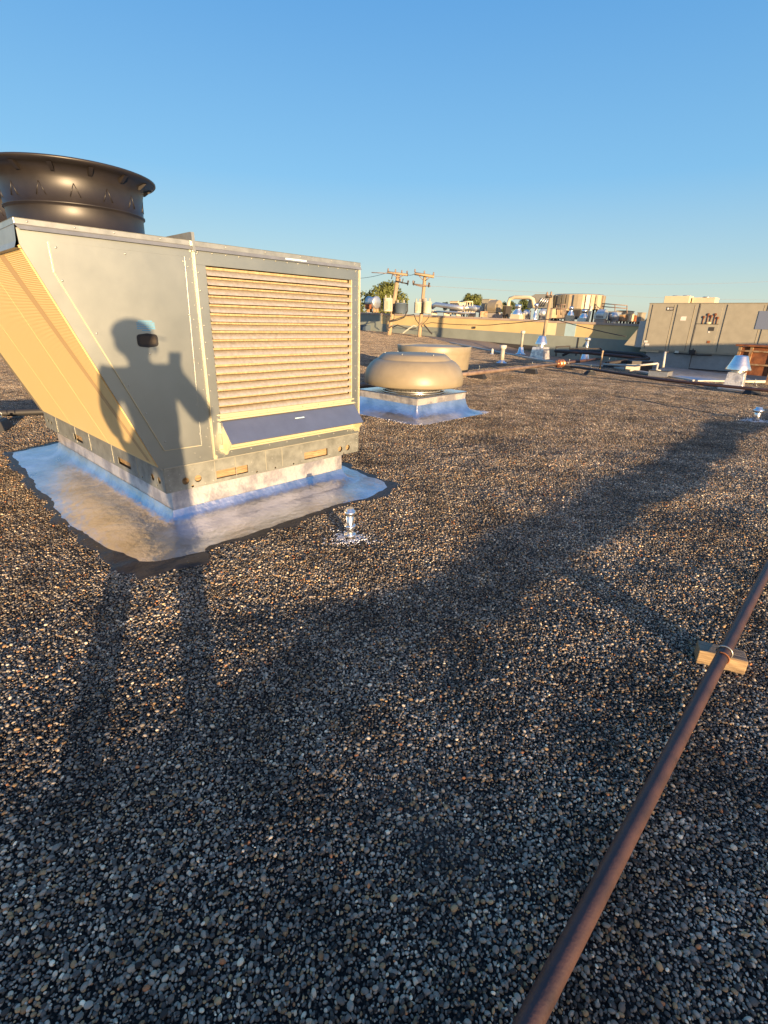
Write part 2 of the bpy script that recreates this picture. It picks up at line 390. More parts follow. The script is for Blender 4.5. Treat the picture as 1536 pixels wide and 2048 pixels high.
def make_tile(seed, sub=2, n=28):
    rg = np.random.default_rng(seed); v, f = ico(sub)
    gx, gy = np.meshgrid(np.arange(n), np.arange(n)); cell = TILE / n
    px = (gx.ravel() + .5 + rg.uniform(-.55, .55, n*n)) * cell - TILE/2
    py = (gy.ravel() + .5 + rg.uniform(-.55, .55, n*n)) * cell - TILE/2
    N = len(px)
    size = np.clip(rg.lognormal(0, .36, N), .45, 2.4) * .0043
    asp = rg.uniform(.62, .98, N); hh = rg.uniform(.5, .8, N)
    sc = np.stack([size * 1.15, size * asp * 1.05, size * hh], 1)
    rot = rg.uniform(0, 2*np.pi, N); tx = rg.normal(0, .32, N); ty = rg.normal(0, .32, N)
    # lumpy unit shapes
    K = 12; shapes = []
    for k in range(K):
        d = rg.normal(size=(5, 3)); d /= np.linalg.norm(d, axis=1)[:, None]
        am = rg.uniform(-.3, .22, 5)
        r = 1 + (np.clip(v @ d.T, 0, 1) ** 2 @ am)
        shapes.append(v * r[:, None])
    shapes = np.array(shapes)[rg.integers(0, K, N)]
    P = shapes * sc[:, None, :]
    c, s = np.cos(tx)[:, None], np.sin(tx)[:, None]
    P = np.stack([P[..., 0], P[..., 1]*c - P[..., 2]*s, P[..., 1]*s + P[..., 2]*c], -1)
    c, s = np.cos(ty)[:, None], np.sin(ty)[:, None]
    P = np.stack([P[..., 0]*c + P[..., 2]*s, P[..., 1], -P[..., 0]*s + P[..., 2]*c], -1)
    c, s = np.cos(rot)[:, None], np.sin(rot)[:, None]
    P = np.stack([P[..., 0]*c - P[..., 1]*s, P[..., 0]*s + P[..., 1]*c, P[..., 2]], -1)
    pz = size * hh * .55 + rg.uniform(-.002, .004, N)
    P += np.stack([px, py, pz], 1)[:, None, :]
    col = PAL[rg.choice(len(PAL), N, p=PW)] * rg.uniform(.8, 1.2, N)[:, None]
    nv = len(v)
    V = P.reshape(-1, 3); Fc = (f[None] + (np.arange(N) * nv)[:, None, None]).reshape(-1, 3)
    me = bpy.data.meshes.new('pebble_patch')
    me.vertices.add(len(V)); me.vertices.foreach_set('co', V.ravel().astype(np.float32))
    me.loops.add(Fc.size); me.loops.foreach_set('vertex_index', Fc.ravel().astype(np.int32))
    me.polygons.add(len(Fc)); me.polygons.foreach_set('loop_start', np.arange(0, Fc.size, 3, dtype=np.int32))
    me.update(calc_edges=True)
    me.polygons.foreach_set('use_smooth', np.ones(len(Fc), dtype=bool))
    ca = me.attributes.new('col', 'FLOAT_COLOR', 'POINT')
    cc_ = np.concatenate([np.repeat(col, nv, 0), np.ones((N*nv, 1))], 1)
    ca.data.foreach_set('color', cc_.ravel().astype(np.float32))
    me.materials.append(gm)
    return bpy.data.objects.new('pebble_patch', me)

def build_gravel():
    groups = {0: [], 1: []}
    R = TILE
    ymax = 62
    iy = 0; y = -4.0
    while y < ymax:
        xl = -(abs(y) * 0.98 + 5.0); xr = abs(y) * 0.98 + 6.0
        x = math.floor(xl / R) * R
        while x < xr:
            if (inside_main(x + .15, y)) and (x * A.x + y * A.y) < (WP.x * A.x + WP.y * A.y) - .3:
                groups[0 if y < 7 else 1].append((x, y, roof_z(x, y)))
            x += R
        y += R
    for gi, (sub, nvar) in enumerate(((2, 12), (1, 8))):
        pts = groups[gi]
        tiles = [make_tile(100 * gi + k, sub) for k in range(nvar)]
        rg = random.Random(5 + gi)
        me = bpy.data.meshes.new('gravel')
        me.from_pydata(pts, [], [])
        ai = me.attributes.new('pick', 'INT', 'POINT'); ai.data.foreach_set('value', [rg.randrange(nvar) for _ in pts])
        ar = me.attributes.new('rot', 'FLOAT_VECTOR', 'POINT')
        rv = []
        for (x, y, z) in pts:
            gx = (roof_z(x + .12, y) - roof_z(x - .12, y)) / .24; gy = (roof_z(x, y + .12) - roof_z(x, y - .12)) / .24
            nrm = Vector((-gx, -gy, 1)).normalized()
            q = Vector((0, 0, 1)).rotation_difference(nrm).to_matrix() @ Matrix.Rotation(rg.randrange(4) * math.pi / 2, 3, 'Z')
            rv += list(q.to_euler())
        ar.data.foreach_set('vector', rv)
        o = bpy.data.objects.new('gravel', me); link(o); tag(o, kind='stuff')
        o['label'] = 'loose grey and tan river pebbles covering the roof'
        ng = bpy.data.node_groups.new('scatter_pebbles', 'GeometryNodeTree')
        ng.interface.new_socket('Geometry', in_out='INPUT', socket_type='NodeSocketGeometry')
        ng.interface.new_socket('Geometry', in_out='OUTPUT', socket_type='NodeSocketGeometry')
        gi_ = ng.nodes.new('NodeGroupInput'); go_ = ng.nodes.new('NodeGroupOutput')
        na = ng.nodes.new('GeometryNodeInputNamedAttribute'); na.data_type = 'INT'; na.inputs['Name'].default_value = 'pick'
        nr = ng.nodes.new('GeometryNodeInputNamedAttribute'); nr.data_type = 'FLOAT_VECTOR'; nr.inputs['Name'].default_value = 'rot'
        gt = ng.nodes.new('GeometryNodeGeometryToInstance')
        # multi-input sockets keep links in order; order does not matter here
        for t in tiles:
            oi = ng.nodes.new('GeometryNodeObjectInfo'); oi.inputs['Object'].default_value = t
            ng.links.new(oi.outputs['Geometry'], gt.inputs[0])
        ip = ng.nodes.new('GeometryNodeInstanceOnPoints'); ip.inputs['Pick Instance'].default_value = True
        # Geometry to Instance gives one instance per input geometry
        ng.links.new(gi_.outputs[0], ip.inputs['Points']); ng.links.new(gt.outputs[0], ip.inputs['Instance'])
        ng.links.new(na.outputs['Attribute'], ip.inputs['Instance Index'])
        ng.links.new(nr.outputs['Attribute'], ip.inputs['Rotation'])
        ng.links.new(ip.outputs[0], go_.inputs[0])
        md = o.modifiers.new('scatter', 'NODES'); md.node_group = ng
    print('gravel tiles', len(groups[0]), len(groups[1]))
build_gravel()

# ------------------------------------------------------------------ large condenser on its silver curb
def outline_sheet(name, pts, z0, z1, material, parent=None, jitter=0.03, step=0.05, seed=1, soft=0.04):
    """a thin poured sheet with a ragged edge; pts are (x, y)"""
    rg = random.Random(seed); P = []
    n = len(pts)
    for i in range(n):
        a = Vector(pts[i]); b = Vector(pts[(i + 1) % n]); L = (b - a).length; k = max(1, int(L / step))
        for j in range(k):
            p = a.lerp(b, j / k); m = noise.noise(Vector((p.x * 5, p.y * 5, seed))) * jitter * 1.6 + rg.uniform(-1, 1) * jitter * 0.35
            d = (b - a).normalized(); P.append(Vector((p.x - d.y * m, p.y + d.x * m)))
    c = sum(P, Vector((0, 0))) / len(P)
    inner = [p + (c - p).normalized() * soft for p in P]
    mb = MB(); m = len(P)
    vs = [(p.x, p.y, z0) for p in P] + [(p.x, p.y, z1) for p in inner]
    fs = [(i, (i + 1) % m, (i + 1) % m + m, i + m) for i in range(m)]
    tris = tessellate_polygon([[Vector((p.x, p.y, 0)) for p in inner]])
    fs += [tuple(i + m for i in t) for t in tris]
    mb.add(vs, fs, True)
    return mb.build(name, material, parent)

curb = empty('roof_curb', O0, RZ, 'silver coated curb and apron under the large condenser', 'roof curb')
def ring(mb, u0, u1, v0, v1, o0, z0, o1, z1):
    a = [(u0-o0, v0-o0, z0), (u1+o0, v0-o0, z0), (u1+o0, v1+o0, z0), (u0-o0, v1+o0, z0)]
    b = [(u0-o1, v0-o1, z1), (u1+o1, v0-o1, z1), (u1+o1, v1+o1, z1), (u0-o1, v1+o1, z1)]
    mb.add(a + b, [(i, (i+1) % 4, (i+1) % 4 + 4, i + 4) for i in range(4)])
mb = MB(); ring(mb, .035, 1.86, .0, 3.15, 0, .05, 0, .281)
mb.add([(.035, 0, .279), (1.86, 0, .279), (1.86, 3.15, .279), (.035, 3.15, .279)], [(0, 1, 2, 3)])
# subdivide walls lightly so that the bump reads as hand-brushed
mb.build('curb_wall', SILVW, curb)
# cant: a concave fillet between wall and roof
mb = MB(); prof = [(.30, .0125), (.20, .016), (.12, .026), (.06, .05), (.025, .085), (.004, .13)]
U = [.035, 1.86]; V = [0, 3.15]
loops = []
for (o, z) in prof:
    L_ = []
    for (cu, cv, a0) in ((U[0], V[0], 180), (U[1], V[0], 270), (U[1], V[1], 0), (U[0], V[1], 90)):
        for k in range(7):
            a = math.radians(a0 + 15 * k); L_.append((cu + o * math.cos(a), cv + o * math.sin(a), z))
    loops.append(L_)
m = len(loops[0]); vs = [p for l in loops for p in l]; fs = []
for j in range(len(loops) - 1):
    for i in range(m): fs.append((j*m + i, j*m + (i+1) % m, (j+1)*m + (i+1) % m, (j+1)*m + i))
mb.add(vs, fs, True); mb.build('cant_strip', SILVER, curb)
apron = [(-.47, 3.11), (-.42, 3.45), (.3, 3.7), (1.9, 3.6), (2.35, 2.9), (2.4, 1.2), (2.2, .2), (2.14, -.40), (2.04, -.55), (1.65, -.63),
         (1.25, -.57), (.85, -.60), (.34, -.62), (.02, -.60), (-.06, -.67), (-.32, -.61), (-.44, -.50), (-.56, -.04), (-.59, .43), (-.61, .90), (-.54, 1.33), (-.56, 1.64), (-.51, 2.36)]
outline_sheet('apron', apron, .008, .0165, SILVER, curb, .022, .05, 3)
apron2 = [(u + .06 * math.copysign(1, u - .9), v + .06 * math.copysign(1, v - 1.5)) for u, v in apron]
apron2[14:18] = [(-.10, -.80), (-.30, -.78), (-.56, -.74), (-.62, -.40)]
outline_sheet('tar_skirt', apron2, .004, .0125, TAR, curb, .05, .06, 5, .03)

ac = empty('condensing_unit', O0, RZ, 'large galvanised condenser with louvres, sloping gold coil and black fan shrouds, on silver curb', 'air conditioner')
TOP = 2.122
# main casing
mb = MB()
face = [(-.641, 2.07), (-.641, 1.985), (-.03, .505), (-.012, .487), (.433, .487), (.433, 2.07)]
mb.prism(face, 'y', 0.0, .012)
mb.box(2.09, 2.105, .012, 3.4, .487, 2.07)                    # far end
mb.prism(face, 'y', 3.388, 3.4)
mb.box(.433, 2.105, 3.388, 3.4, .487, 2.07)
mb.build('casing', GALV, ac, .0015)
mb = MB(); mb.prism([(-.60, 2.0), (.0, .49), (2.08, .49), (2.08, 2.0)], 'y', .08, 3.36)
mb.build('inner_body', DARKGAP, ac)
# louvre surround
mb = MB()
mb.box(.438, 2.105, -.001, .012, 1.968, 2.07); mb.box(.438, .522, -.001, .012, .487, 1.968); mb.box(2.0, 2.105, -.001, .012, .487, 1.968)
mb.box(.522, 2.0, -.001, .012, .487, .56)
mb.build('louvre_surround', GALV, ac, .001)
mb = MB(); mb.box(.432, .437, -.018, -.0005, .50, 2.06); mb.build('corner_flange', GOLDM, ac, .001)
mb = MB(); mb.box(2.098, 2.1075, -.012, -.0015, .5, 2.06); mb.build('corner_flange', GOLDM, ac, .001)
mb = MB(); mb.box(1.995, 2.003, -.008, .03, .86, 1.967); mb.build('louvre_edge', GOLDM, ac, .001); mb = MB()
mb.box(.430, .46, -.004, -.0015, .478, .52)
mb.build('flange_foot', GOLDM, ac, .001)
# coil behind louvres
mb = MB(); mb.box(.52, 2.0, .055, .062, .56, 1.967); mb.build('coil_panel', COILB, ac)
mb = MB(); n = 17; p0 = .862; pitch = (1.966 - p0) / n
for i in range(n):
    z = p0 + pitch * i
    prof = [(-.012, z), (-.010, z + .004), (.000, z + .020), (.018, z + .038), (.045, z + .046), (.045, z + .043), (.020, z + .035), (.003, z + .017), (-.008, z)]
    b0 = len(mb.v); m = len(prof)
    wob = [rnd(-.0015, .0015) for _ in range(5)]
    us = [.523, .9, 1.26, 1.63, 1.998]
    for k, uu in enumerate(us):
        for (vv, zz) in prof: mb.v.append((uu, vv, zz + wob[k]))
    for k in range(4):
        for j in range(m): mb.f.append((b0 + k*m + j, b0 + k*m + (j+1) % m, b0 + (k+1)*m + (j+1) % m, b0 + (k+1)*m + j)); mb.sm.append(True)
mb.build('louvre', SLATM, ac)
# mesh guard wires over the louvres (fine vertical wires)
# bolt strip and lower channel
mb = MB(); mb.box(.50, 2.03, -.012, -.0015, .845, .858); mb.box(.50, 2.03, -.018, -.0015, .805, .822); mb.box(.52, 2.0, .002, .02, .815, .86)
mb.box(.49, 2.05, -.022, -.0015, .548, .562); mb.box(.49, 2.05, -.006, -.0015, .562, .60)
mb.build('track', GOLDM, ac, .001)
mb = MB(); mb.box(.52, 2.0, .02, .028, .50, .82); mb.build('lower_recess', SLATM, ac)
# hood over the outdoor-air inlet
mb = MB()
d = .155
mb.add([(.52, -.003, .803), (2.03, -.003, .803), (2.03, -d, .633), (.52, -d, .633), (.52, -.003, .797), (2.03, -.003, .797), (2.03, -d + .002, .625), (.52, -d + .002, .625)],
       [(0, 1, 2, 3), (4, 7, 6, 5), (3, 2, 6, 7), (0, 3, 7, 4), (1, 5, 6, 2)])
hood = mb.build('hood', HOODM, ac, .0008)
for uu in (.522, 2.022):
    mb = MB(); mb.prism([(-.003, .795), (-d + .008, .628), (-.07, .53), (-.035, .515), (-.003, .53)], 'x', uu, uu + .004)
    mb.build('hood_cheek', GOLDM, ac)
mb = MB(); mb.box(1.24, 1.345, 0, .001, -.005, .005)
o = mb.build('sticker', PALEINK, hood); o.location = (0, -.060, .748); o.rotation_euler = (math.radians(-42), 0, 0)
mb = MB(); mb.box(.505, .523, -.03, -.003, .70, .79); mb.build('hinge', GALV2, hood)
# access panel
pan = [(-.487, 2.013), (-.487, 1.844), (.028, .632), (.332, .628), (.362, 2.012)]
mb = MB(); mb.prism(pan, 'y', -.007, -.0005); panel = mb.build('access_panel', GALV, ac, .003)
mb = MB()
for a, b_ in ((0, 1), (1, 2), (2, 3)):
    p, q = Vector(pan[a]), Vector(pan[b_]); dd = (q - p).normalized(); nn = Vector((-dd.y, dd.x)) * .005
    if (p + nn - Vector((0, 1.3))).length < (p - Vector((0, 1.3))).length: nn = -nn
    mb.prism([tuple(p), tuple(q), tuple(q + nn), tuple(p + nn)], 'y', -.0085, -.0003)
mb.build('panel_edge', GOLDM, panel)
def rrect(x0, x1, z0, z1, r, bow=0.0):
    P = []
    for (cx, cz, a0) in ((x1 - r, z1 - r, 0), (x0 + r, z1 - r, 90), (x0 + r, z0 + r, 180), (x1 - r, z0 + r, 270)):
        for k in range(6): a = math.radians(a0 + 18 * k); P.append((cx + r * math.cos(a), cz + r * math.sin(a)))
        if bow and a0 in (0, 180): P.append(((x0 + x1) / 2, (z1 + bow) if a0 == 0 else (z0 - bow)))
    return P
mb = MB(); mb.prism(rrect(-.056, .09, 1.40, 1.484, .022, .006), 'y', -.0105, -.0065)
hd = mb.build('handle', BLACKR, panel, .001)
mb = MB(); mb.prism(rrect(-.040, .074, 1.415, 1.47, .018), 'y', -.0115, -.0104); mb.build('grip_recess', DARKGAP, hd)
mb = MB()
rg = random.Random(3)
for k in range(6):
    z = 1.568 - k * .0125; w = .05 + (.012 if 1 <= k <= 4 else 0) - (.02 if k == 5 else 0); x = .018 - w
    while x < .018 + w:
        l = rg.uniform(.006, .017); mb.box(x, min(x + l, .02 + w), -.0078, -.0071, z, z + .0065); x += l + .002
mb.build('sticker', BLUEINK, panel)
# top cap flashing
mb = MB()
def capring(z0, z1, o):
    P = [(-.641 - o, -o), (2.105 + o, -o), (2.105 + o, 3.4 + o), (-.641 - o, 3.4 + o)]
    return P
mb.prism([(-.648, 3.408), (-.648, -.008), (2.112, -.008), (2.112, 3.408)], 'z', 2.088, TOP)
mb.build('top_cap', GALV2, ac, .003)
mb = MB()
for (a, b_) in (((-.648, -.008), (2.112, -.008)),):
    mb.add([(a[0], -.008, 2.0875), (b_[0], -.008, 2.0875), (b_[0] + .004, -.022, 2.062), (a[0] + .02, -.022, 2.062), (b_[0] + .004, -.014, 2.062), (a[0] + .02, -.014, 2.062)],
           [(0, 1, 2, 3), (3, 2, 4, 5), (0, 3, 5), (1, 4, 2)])
mb.add([(-.648, -.008, 2.0875), (-.648, 3.4, 2.0875), (-.655, 3.4, 2.00), (-.655, .0, 2.00)], [(0, 1, 2, 3)])
mb.add([(-.655, .0, 2.00), (-.655, 3.4, 2.00), (-.668, 3.4, 1.965), (-.668, .0, 1.965)], [(0, 1, 2, 3)])
mb.add([(-.668, .0, 1.965), (-.668, 3.4, 1.965), (-.62, 3.4, 1.96), (-.62, .0, 1.96)], [(0, 1, 2, 3)])
mb.build('drip_edge', mat('drip_metal', (0.40, 0.40, 0.36), 0.4, 0.7, var=.1), ac)
mb = MB(); mb.box(1.24, 1.46, -.0225, -.0215, 2.07, 2.082); s_ = mb.build('sticker', PALEINK, ac)
s_.location = (0, .0065, .002); s_.rotation_euler = (math.radians(-0), 0, 0)
mb = MB(); mb.box(.424, .434, -.008, 3.4, TOP - .001, TOP + .055); mb.box(.434, .452, -.008, 3.4, TOP + .050, TOP + .0555); mb.box(.448, .4525, -.008, 3.4, TOP + .028, TOP + .050)
mb.box(.422, .444, -.026, -.0085, 2.05, TOP + .05)
mb.build('roof_rib', GALV2, ac)
# coil
def coilpt(t, v, off=0.0):        # t from bottom (0) to top (1) of the slope
    a = Vector((-.018, .50)); b_ = Vector((-.632, 1.985)); p = a.lerp(b_, t); n_ = Vector((-.924, -.382)); p += n_ * off
    return (p.x, v, p.y)
coilm = bpy.data.materials.new('coil_fin_face'); coilm.use_nodes = True
nt = coilm.node_tree; b = nt.nodes['Principled BSDF']; b.inputs['Roughness'].default_value = .55; b.inputs['Metallic'].default_value = .15
tc = nt.nodes.new('ShaderNodeTexCoord'); w = nt.nodes.new('ShaderNodeTexWave'); w.wave_type = 'BANDS'; w.bands_direction = 'Z'
w.inputs['Scale'].default_value = 32; w.inputs['Distortion'].default_value = .6
nt.links.new(tc.outputs['Object'], w.inputs['Vector'])
r = nt.nodes.new('ShaderNodeValToRGB'); r.color_ramp.elements[0].color = (.82, .58, .24, 1); r.color_ramp.elements[1].color = (.98, .76, .36, 1)
nt.links.new(w.outputs['Fac'], r.inputs['Fac']); nt.links.new(r.outputs[0], b.inputs['Base Color'])
bp = nt.nodes.new('ShaderNodeBump'); bp.inputs['Distance'].default_value = .002; nt.links.new(w.outputs['Fac'], bp.inputs['Height']); nt.links.new(bp.outputs[0], b.inputs['Normal'])
mb = MB()
for (v0, v1) in ((.035, 1.085), (1.092, 2.18), (2.187, 3.28)):
    mb.hexa([coilpt(0, v0, -.06), coilpt(0, v1, -.06), coilpt(0, v1, .012), coilpt(0, v0, .012), coilpt(1, v0, -.06), coilpt(1, v1, -.06), coilpt(1, v1, .012), coilpt(1, v0, .012)])
mb.build('coil', coilm, ac)
mb = MB()
mb.hexa([coilpt(0, .012, -.06), coilpt(0, .035, -.06), coilpt(0, .035, -.01), coilpt(0, .012, -.01), coilpt(1, .012, -.06), coilpt(1, .035, -.06), coilpt(1, .035, -.01), coilpt(1, .012, -.01)])
mb.build('coil_gap', mat('coil_gap_strip', (.16, .12, .07), .7), ac)
mb = MB()
mb.hexa([coilpt(0, 3.28, -.06), coilpt(0, 3.4, -.06), coilpt(0, 3.4, .016), coilpt(0, 3.28, .0135), coilpt(1, 3.28, -.06), coilpt(1, 3.4, -.06), coilpt(1, 3.4, .016), coilpt(1, 3.28, .0135)])
mb.build('coil_end_frame', TANP, ac, .002)
mb = MB()      # shadow band painted as a darker strip running up the first coil
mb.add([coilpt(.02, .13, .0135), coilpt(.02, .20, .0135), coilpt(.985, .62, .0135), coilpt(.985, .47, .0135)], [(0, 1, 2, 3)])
mb.build('coil_shadow_band', mat('painted_shadow', (.60, .42, .21), .6, .1), ac)
# base rail with lifting slots
mb = MB(); zb, zt = .281, .486
slots = [rect(.436, .742, .312, .384), rect(1.372, 1.668, .312, .386)]
dots = [circle(.163, .353, .030), circle(.271, .352, .030), circle(.217, .298, .011, 12), circle(1.84, .347, .030), circle(1.946, .346, .030), circle(1.889, .291, .011, 12),
        circle(.83, .300, .009, 10), circle(1.03, .300, .009, 10), circle(1.24, .300, .009, 10)]
mb.prism([(0, zb), (2.10, zb), (2.10, zt), (0, zt)], 'y', -.004, .0, holes=slots + dots)
mb.build('base_rail', RAIL, ac)
mb = MB()
slots = [rect(.70, 1.0, .322, .386), rect(2.0, 2.29, .322, .390)]
dots = [circle(.235, .366, .030), circle(.11, .366, .030), circle(.165, .31, .010, 12), circle(.46, .314, .010, 12), circle(3.27, .38, .028), circle(3.14, .37, .028), circle(1.22, .30, .009, 10), circle(1.86, .30, .009, 10), circle(2.6, .30, .009, 10), circle(2.95, .34, .009, 10)]
mb.prism([(.0, zb), (3.41, zb), (3.41, zt), (.0, zt)], 'x', -.004, .0, holes=slots + dots)
mb.box(2.10, 2.104, .0, 3.4, zb, zt); mb.box(0, 2.1, 3.404, 3.408, zb, zt)
mb.build('side_rail', RAIL, ac)
mb = MB()
for vv in (.02, .62, 1.25, 1.7, 2.4): mb.box(-.0065, -.004, vv + .52 if vv == .02 else vv + .5, (vv + .525 if vv == .02 else vv + .505), zb + .02, zt - .01)
for uu in (.425, .62, .93, 1.11): mb.box(uu, uu + .005, -.0065, -.004, zb + .02, zt - .012)
mb.box(0, 2.1, -.012, -.0042, zt - .004, zt + .004); mb.box(-.012, -.0042, .0, 3.4, zt - .008, zt + .0)
mb.build('rail_lip', mat('rail_lip_metal', (.45, .44, .36), .4, .5), ac)
mb = MB(); mb.box(.06, 2.0, .035, .12, .288, .40); mb.box(.035, .10, .13, 3.2, .288, .40)
mb.build('timber_nailer', WOODM, ac)
mb = MB(); mb.box(.0, 2.1, .125, 3.38, .283, .287); mb.box(.12, 2.0, .13, 3.3, .29, .48); mb.build('rail_inside', DARKGAP, ac)
# screws
mb = MB()
def scr(u, z, r=.006, v=-.001): mb.sphere((u, v, z), r, 8, 4, (1, .6, 1))
for z in np.linspace(.56, 2.04, 13): scr(.462, z, .0065, -.003); scr(2.055, z, .006, -.003)
for u in np.linspace(.47, 2.06, 15): scr(u, 2.052, .006, -.003)
for z in np.linspace(.60, 2.0, 10): scr(.405, z, .005)
for z in (1.98, 1.62, 1.3, .95, .72): scr(.348 if z > 1 else .33, z, .0065, -.008); scr(.385, z - .03, .005)
for (u, z) in ((-.455, 1.985), (-.05, 1.99), (-.455, 1.80), (-.31, 1.49), (-.16, 1.14), (-.07, .93), (.04, .70), (.02, 1.35)): scr(u, z, .007, -.008)
for u in (-.58, -.33, -.1, .2, .41, .7, 1.05, 1.4, 1.75, 2.04): scr(u, 2.107, .006, -.009)
for u in np.linspace(.6, 1.95, 8): scr(u, .838, .006, -.012); scr(u, .525, .006, -.002)
for z in np.linspace(.30, .47, 5): scr(.03, z, .005, -.006); scr(2.07, z, .005, -.006)
for (u, z) in ((.12, .42), (.12, .30), (.24, .44), (.29, .40), (.31, .53), (.27, .57), (.33, .30), (.40, .40), (.40, .31), (.78, .40), (.78, .31), (1.34, .40), (1.34, .31), (1.70, .40), (1.70, .31), (1.8, .40), (1.98, .40), (1.9, .42), (1.0, .40), (.6, .41), (1.52, .41)): scr(u, z, .005, -.006)
mb.build('screw', GALV2, ac)['kind'] = 'stuff'
# fan shrouds
def shroud(cu, cv, idx):
    mb = MB(); z0 = TOP + .005
    prof = [(.500, z0), (.500, z0 + .035), (.488, z0 + .036), (.492, z0 + .22), (.496, z0 + .235), (.507, z0 + .238), (.507, z0 + .248), (.496, z0 + .252), (.510, z0 + .40), (.525, z0 + .455),
            (.57, z0 + .475), (.612, z0 + .485), (.622, z0 + .495), (.622, z0 + .507), (.608, z0 + .512), (.55, z0 + .500), (.50, z0 + .455), (.485, z0 + .40), (.478, z0 + .02)]
    mb.lathe(prof, (cu, cv, 0), 72)
    for k in range(14):
        a = 2 * math.pi * (k + .85) / 14; c_, s__ = math.cos(a), math.sin(a)
        t = Vector((-s__, c_, 0)); rr = Vector((c_, s__, 0)); base = Vector((cu, cv, 0))
        top_ = base + rr * .505 + Vector((0, 0, z0 + .37))
        for sg in (-1, 1):
            bot = base + rr * .499 + t * sg * .034 + Vector((0, 0, z0 + .285))
            mb.tube([top_, bot], .0038, 6)
    sh = mb.build('fan_shroud', BLACKP, ac)
    for k in range(14):
        a = 2 * math.pi * (k + .35) / 14
        for r, z, w_ in ((.515, z0 + .43, .022), ):
            c_, s__ = math.cos(a), math.sin(a)
            p = Vector((cu + r * c_, cv + r * s__, z)); t = Vector((-s__, c_, 0)); rr = Vector((c_, s__, 0))
            mb = MB(); mb.hexa([p - t*.012 + rr*.0, p + t*.012, p + t*.012 + rr*.018, p - t*.012 + rr*.018] + [q + Vector((0, 0, .045)) for q in (p - t*.016, p + t*.016, p + t*.016 + rr*.075, p - t*.016 + rr*.075)]); mb.build('rim_clip', BLACKP, sh)
    mb = MB(); mb.lathe([(.477, z0 + .1), (.0001, z0 + .1)], (cu, cv, 0), 32)
    mb.build('fan_guard', DARKGAP, sh)
    mb = MB()
    for k in range(16):
        a = 2*math.pi*k/16; mb.tube([(cu + .05*math.cos(a), cv + .05*math.sin(a), z0 + .11), (cu + .476*math.cos(a), cv + .476*math.sin(a), z0 + .11)], .003, 6)
    for r_ in (.1, .2, .3, .4): mb.tube([(cu + r_*math.cos(2*math.pi*k/28), cv + r_*math.sin(2*math.pi*k/28), z0 + .11) for k in range(29)], .003, 6)
    mb.build('wire_grille', BLACKR, sh)
shroud(.10, 1.26, 0); shroud(.10, 2.62, 1); 

# ------------------------------------------------------------------ small roof vents
SPL = mat('silver_coated_stones', (.70, .70, .74), .32, .8, var=.1)
def silver_stones(parent, R, n, seed, r0=0.0, path=None, name='coated_pebbles'):
    """pebbles slopped with silver coating round a foot, or along a path of points"""
    rg = np.random.default_rng(seed); v, f = ico(1); V = []; Fc = []
    for k in range(n):
        if path is None:
            a = rg.uniform(0, 2*np.pi); lobe = 1 + .35 * math.sin(3 * a + seed) + .2 * math.sin(7 * a + 2 * seed)
            rad = r0 + abs(rg.normal(0, .42)) * (R - r0) * lobe; x, y = rad * math.cos(a) * 1.25, rad * math.sin(a)
        else:
            j = rg.integers(0, len(path) - 1); t_ = rg.uniform(); p = Vector(path[j]).lerp(Vector(path[j + 1]), t_); x = p[0] + rg.normal(0, R); y = p[1] + rg.normal(0, R)
        s = np.clip(rg.lognormal(0, .3), .5, 1.8) * .0068
        w = v * np.array([s * 1.15, s * rg.uniform(.7, 1), s * .65]); a = rg.uniform(0, 6.28); c_, s_ = math.cos(a), math.sin(a)
        w = np.stack([w[:, 0]*c_ - w[:, 1]*s_, w[:, 0]*s_ + w[:, 1]*c_, w[:, 2]], 1) + np.array([x, y, rg.uniform(.004, .011)])
        b0 = len(V); V += [tuple(q) for q in w]; Fc += [tuple(int(i) + b0 for i in t) for t in f]
    mb = MB(); mb.add(V, Fc, True); o = mb.build(name, SPL, parent); o['kind'] = 'stuff'; return o
def round_vent(name, G, h, r, collars, material, label, cat='vent pipe', group=None, splash=0.0, cap=True, coatmat=None, flare=0.0):
    t = empty(name, G, 0, label, cat, group)
    mb = MB(); mb.tube([(0, 0, -.02), (0, 0, h * .35), (0, 0, h)], [r * (1 + flare), r, r], 24); mb.build('pipe', material, t)
    if collars:
        for (z, rr, hh) in collars:
            mb = MB(); mb.lathe([(r * .98, z), (rr, z), (rr * 1.02, z + hh * .5), (rr, z + hh), (r * .98, z + hh)], (0, 0, 0), 24)
            mb.build('collar', material, t)
    if splash: silver_stones(t, splash * 1.5, 420 if splash < .15 else 500, int(G[0] * 100) % 97, splash * .28)
    return t
G = gnd(700, 1078)
round_vent('vent_pipe', (G.x, G.y, 0), .262, .030, [(.095, .043, .03), (.205, .042, .035), (.03, .046, .02)], ALU, 'short shiny collared vent pipe on gravel beside the large condenser', splash=.115)
G = gnd(1511, 842)
round_vent('vent_pipe', (G.x, G.y, 0), .26, .055, [(.17, .085, .05)], ALU, 'short shiny vent pipe alone on gravel, nearer than the dark pipe run', splash=.20)

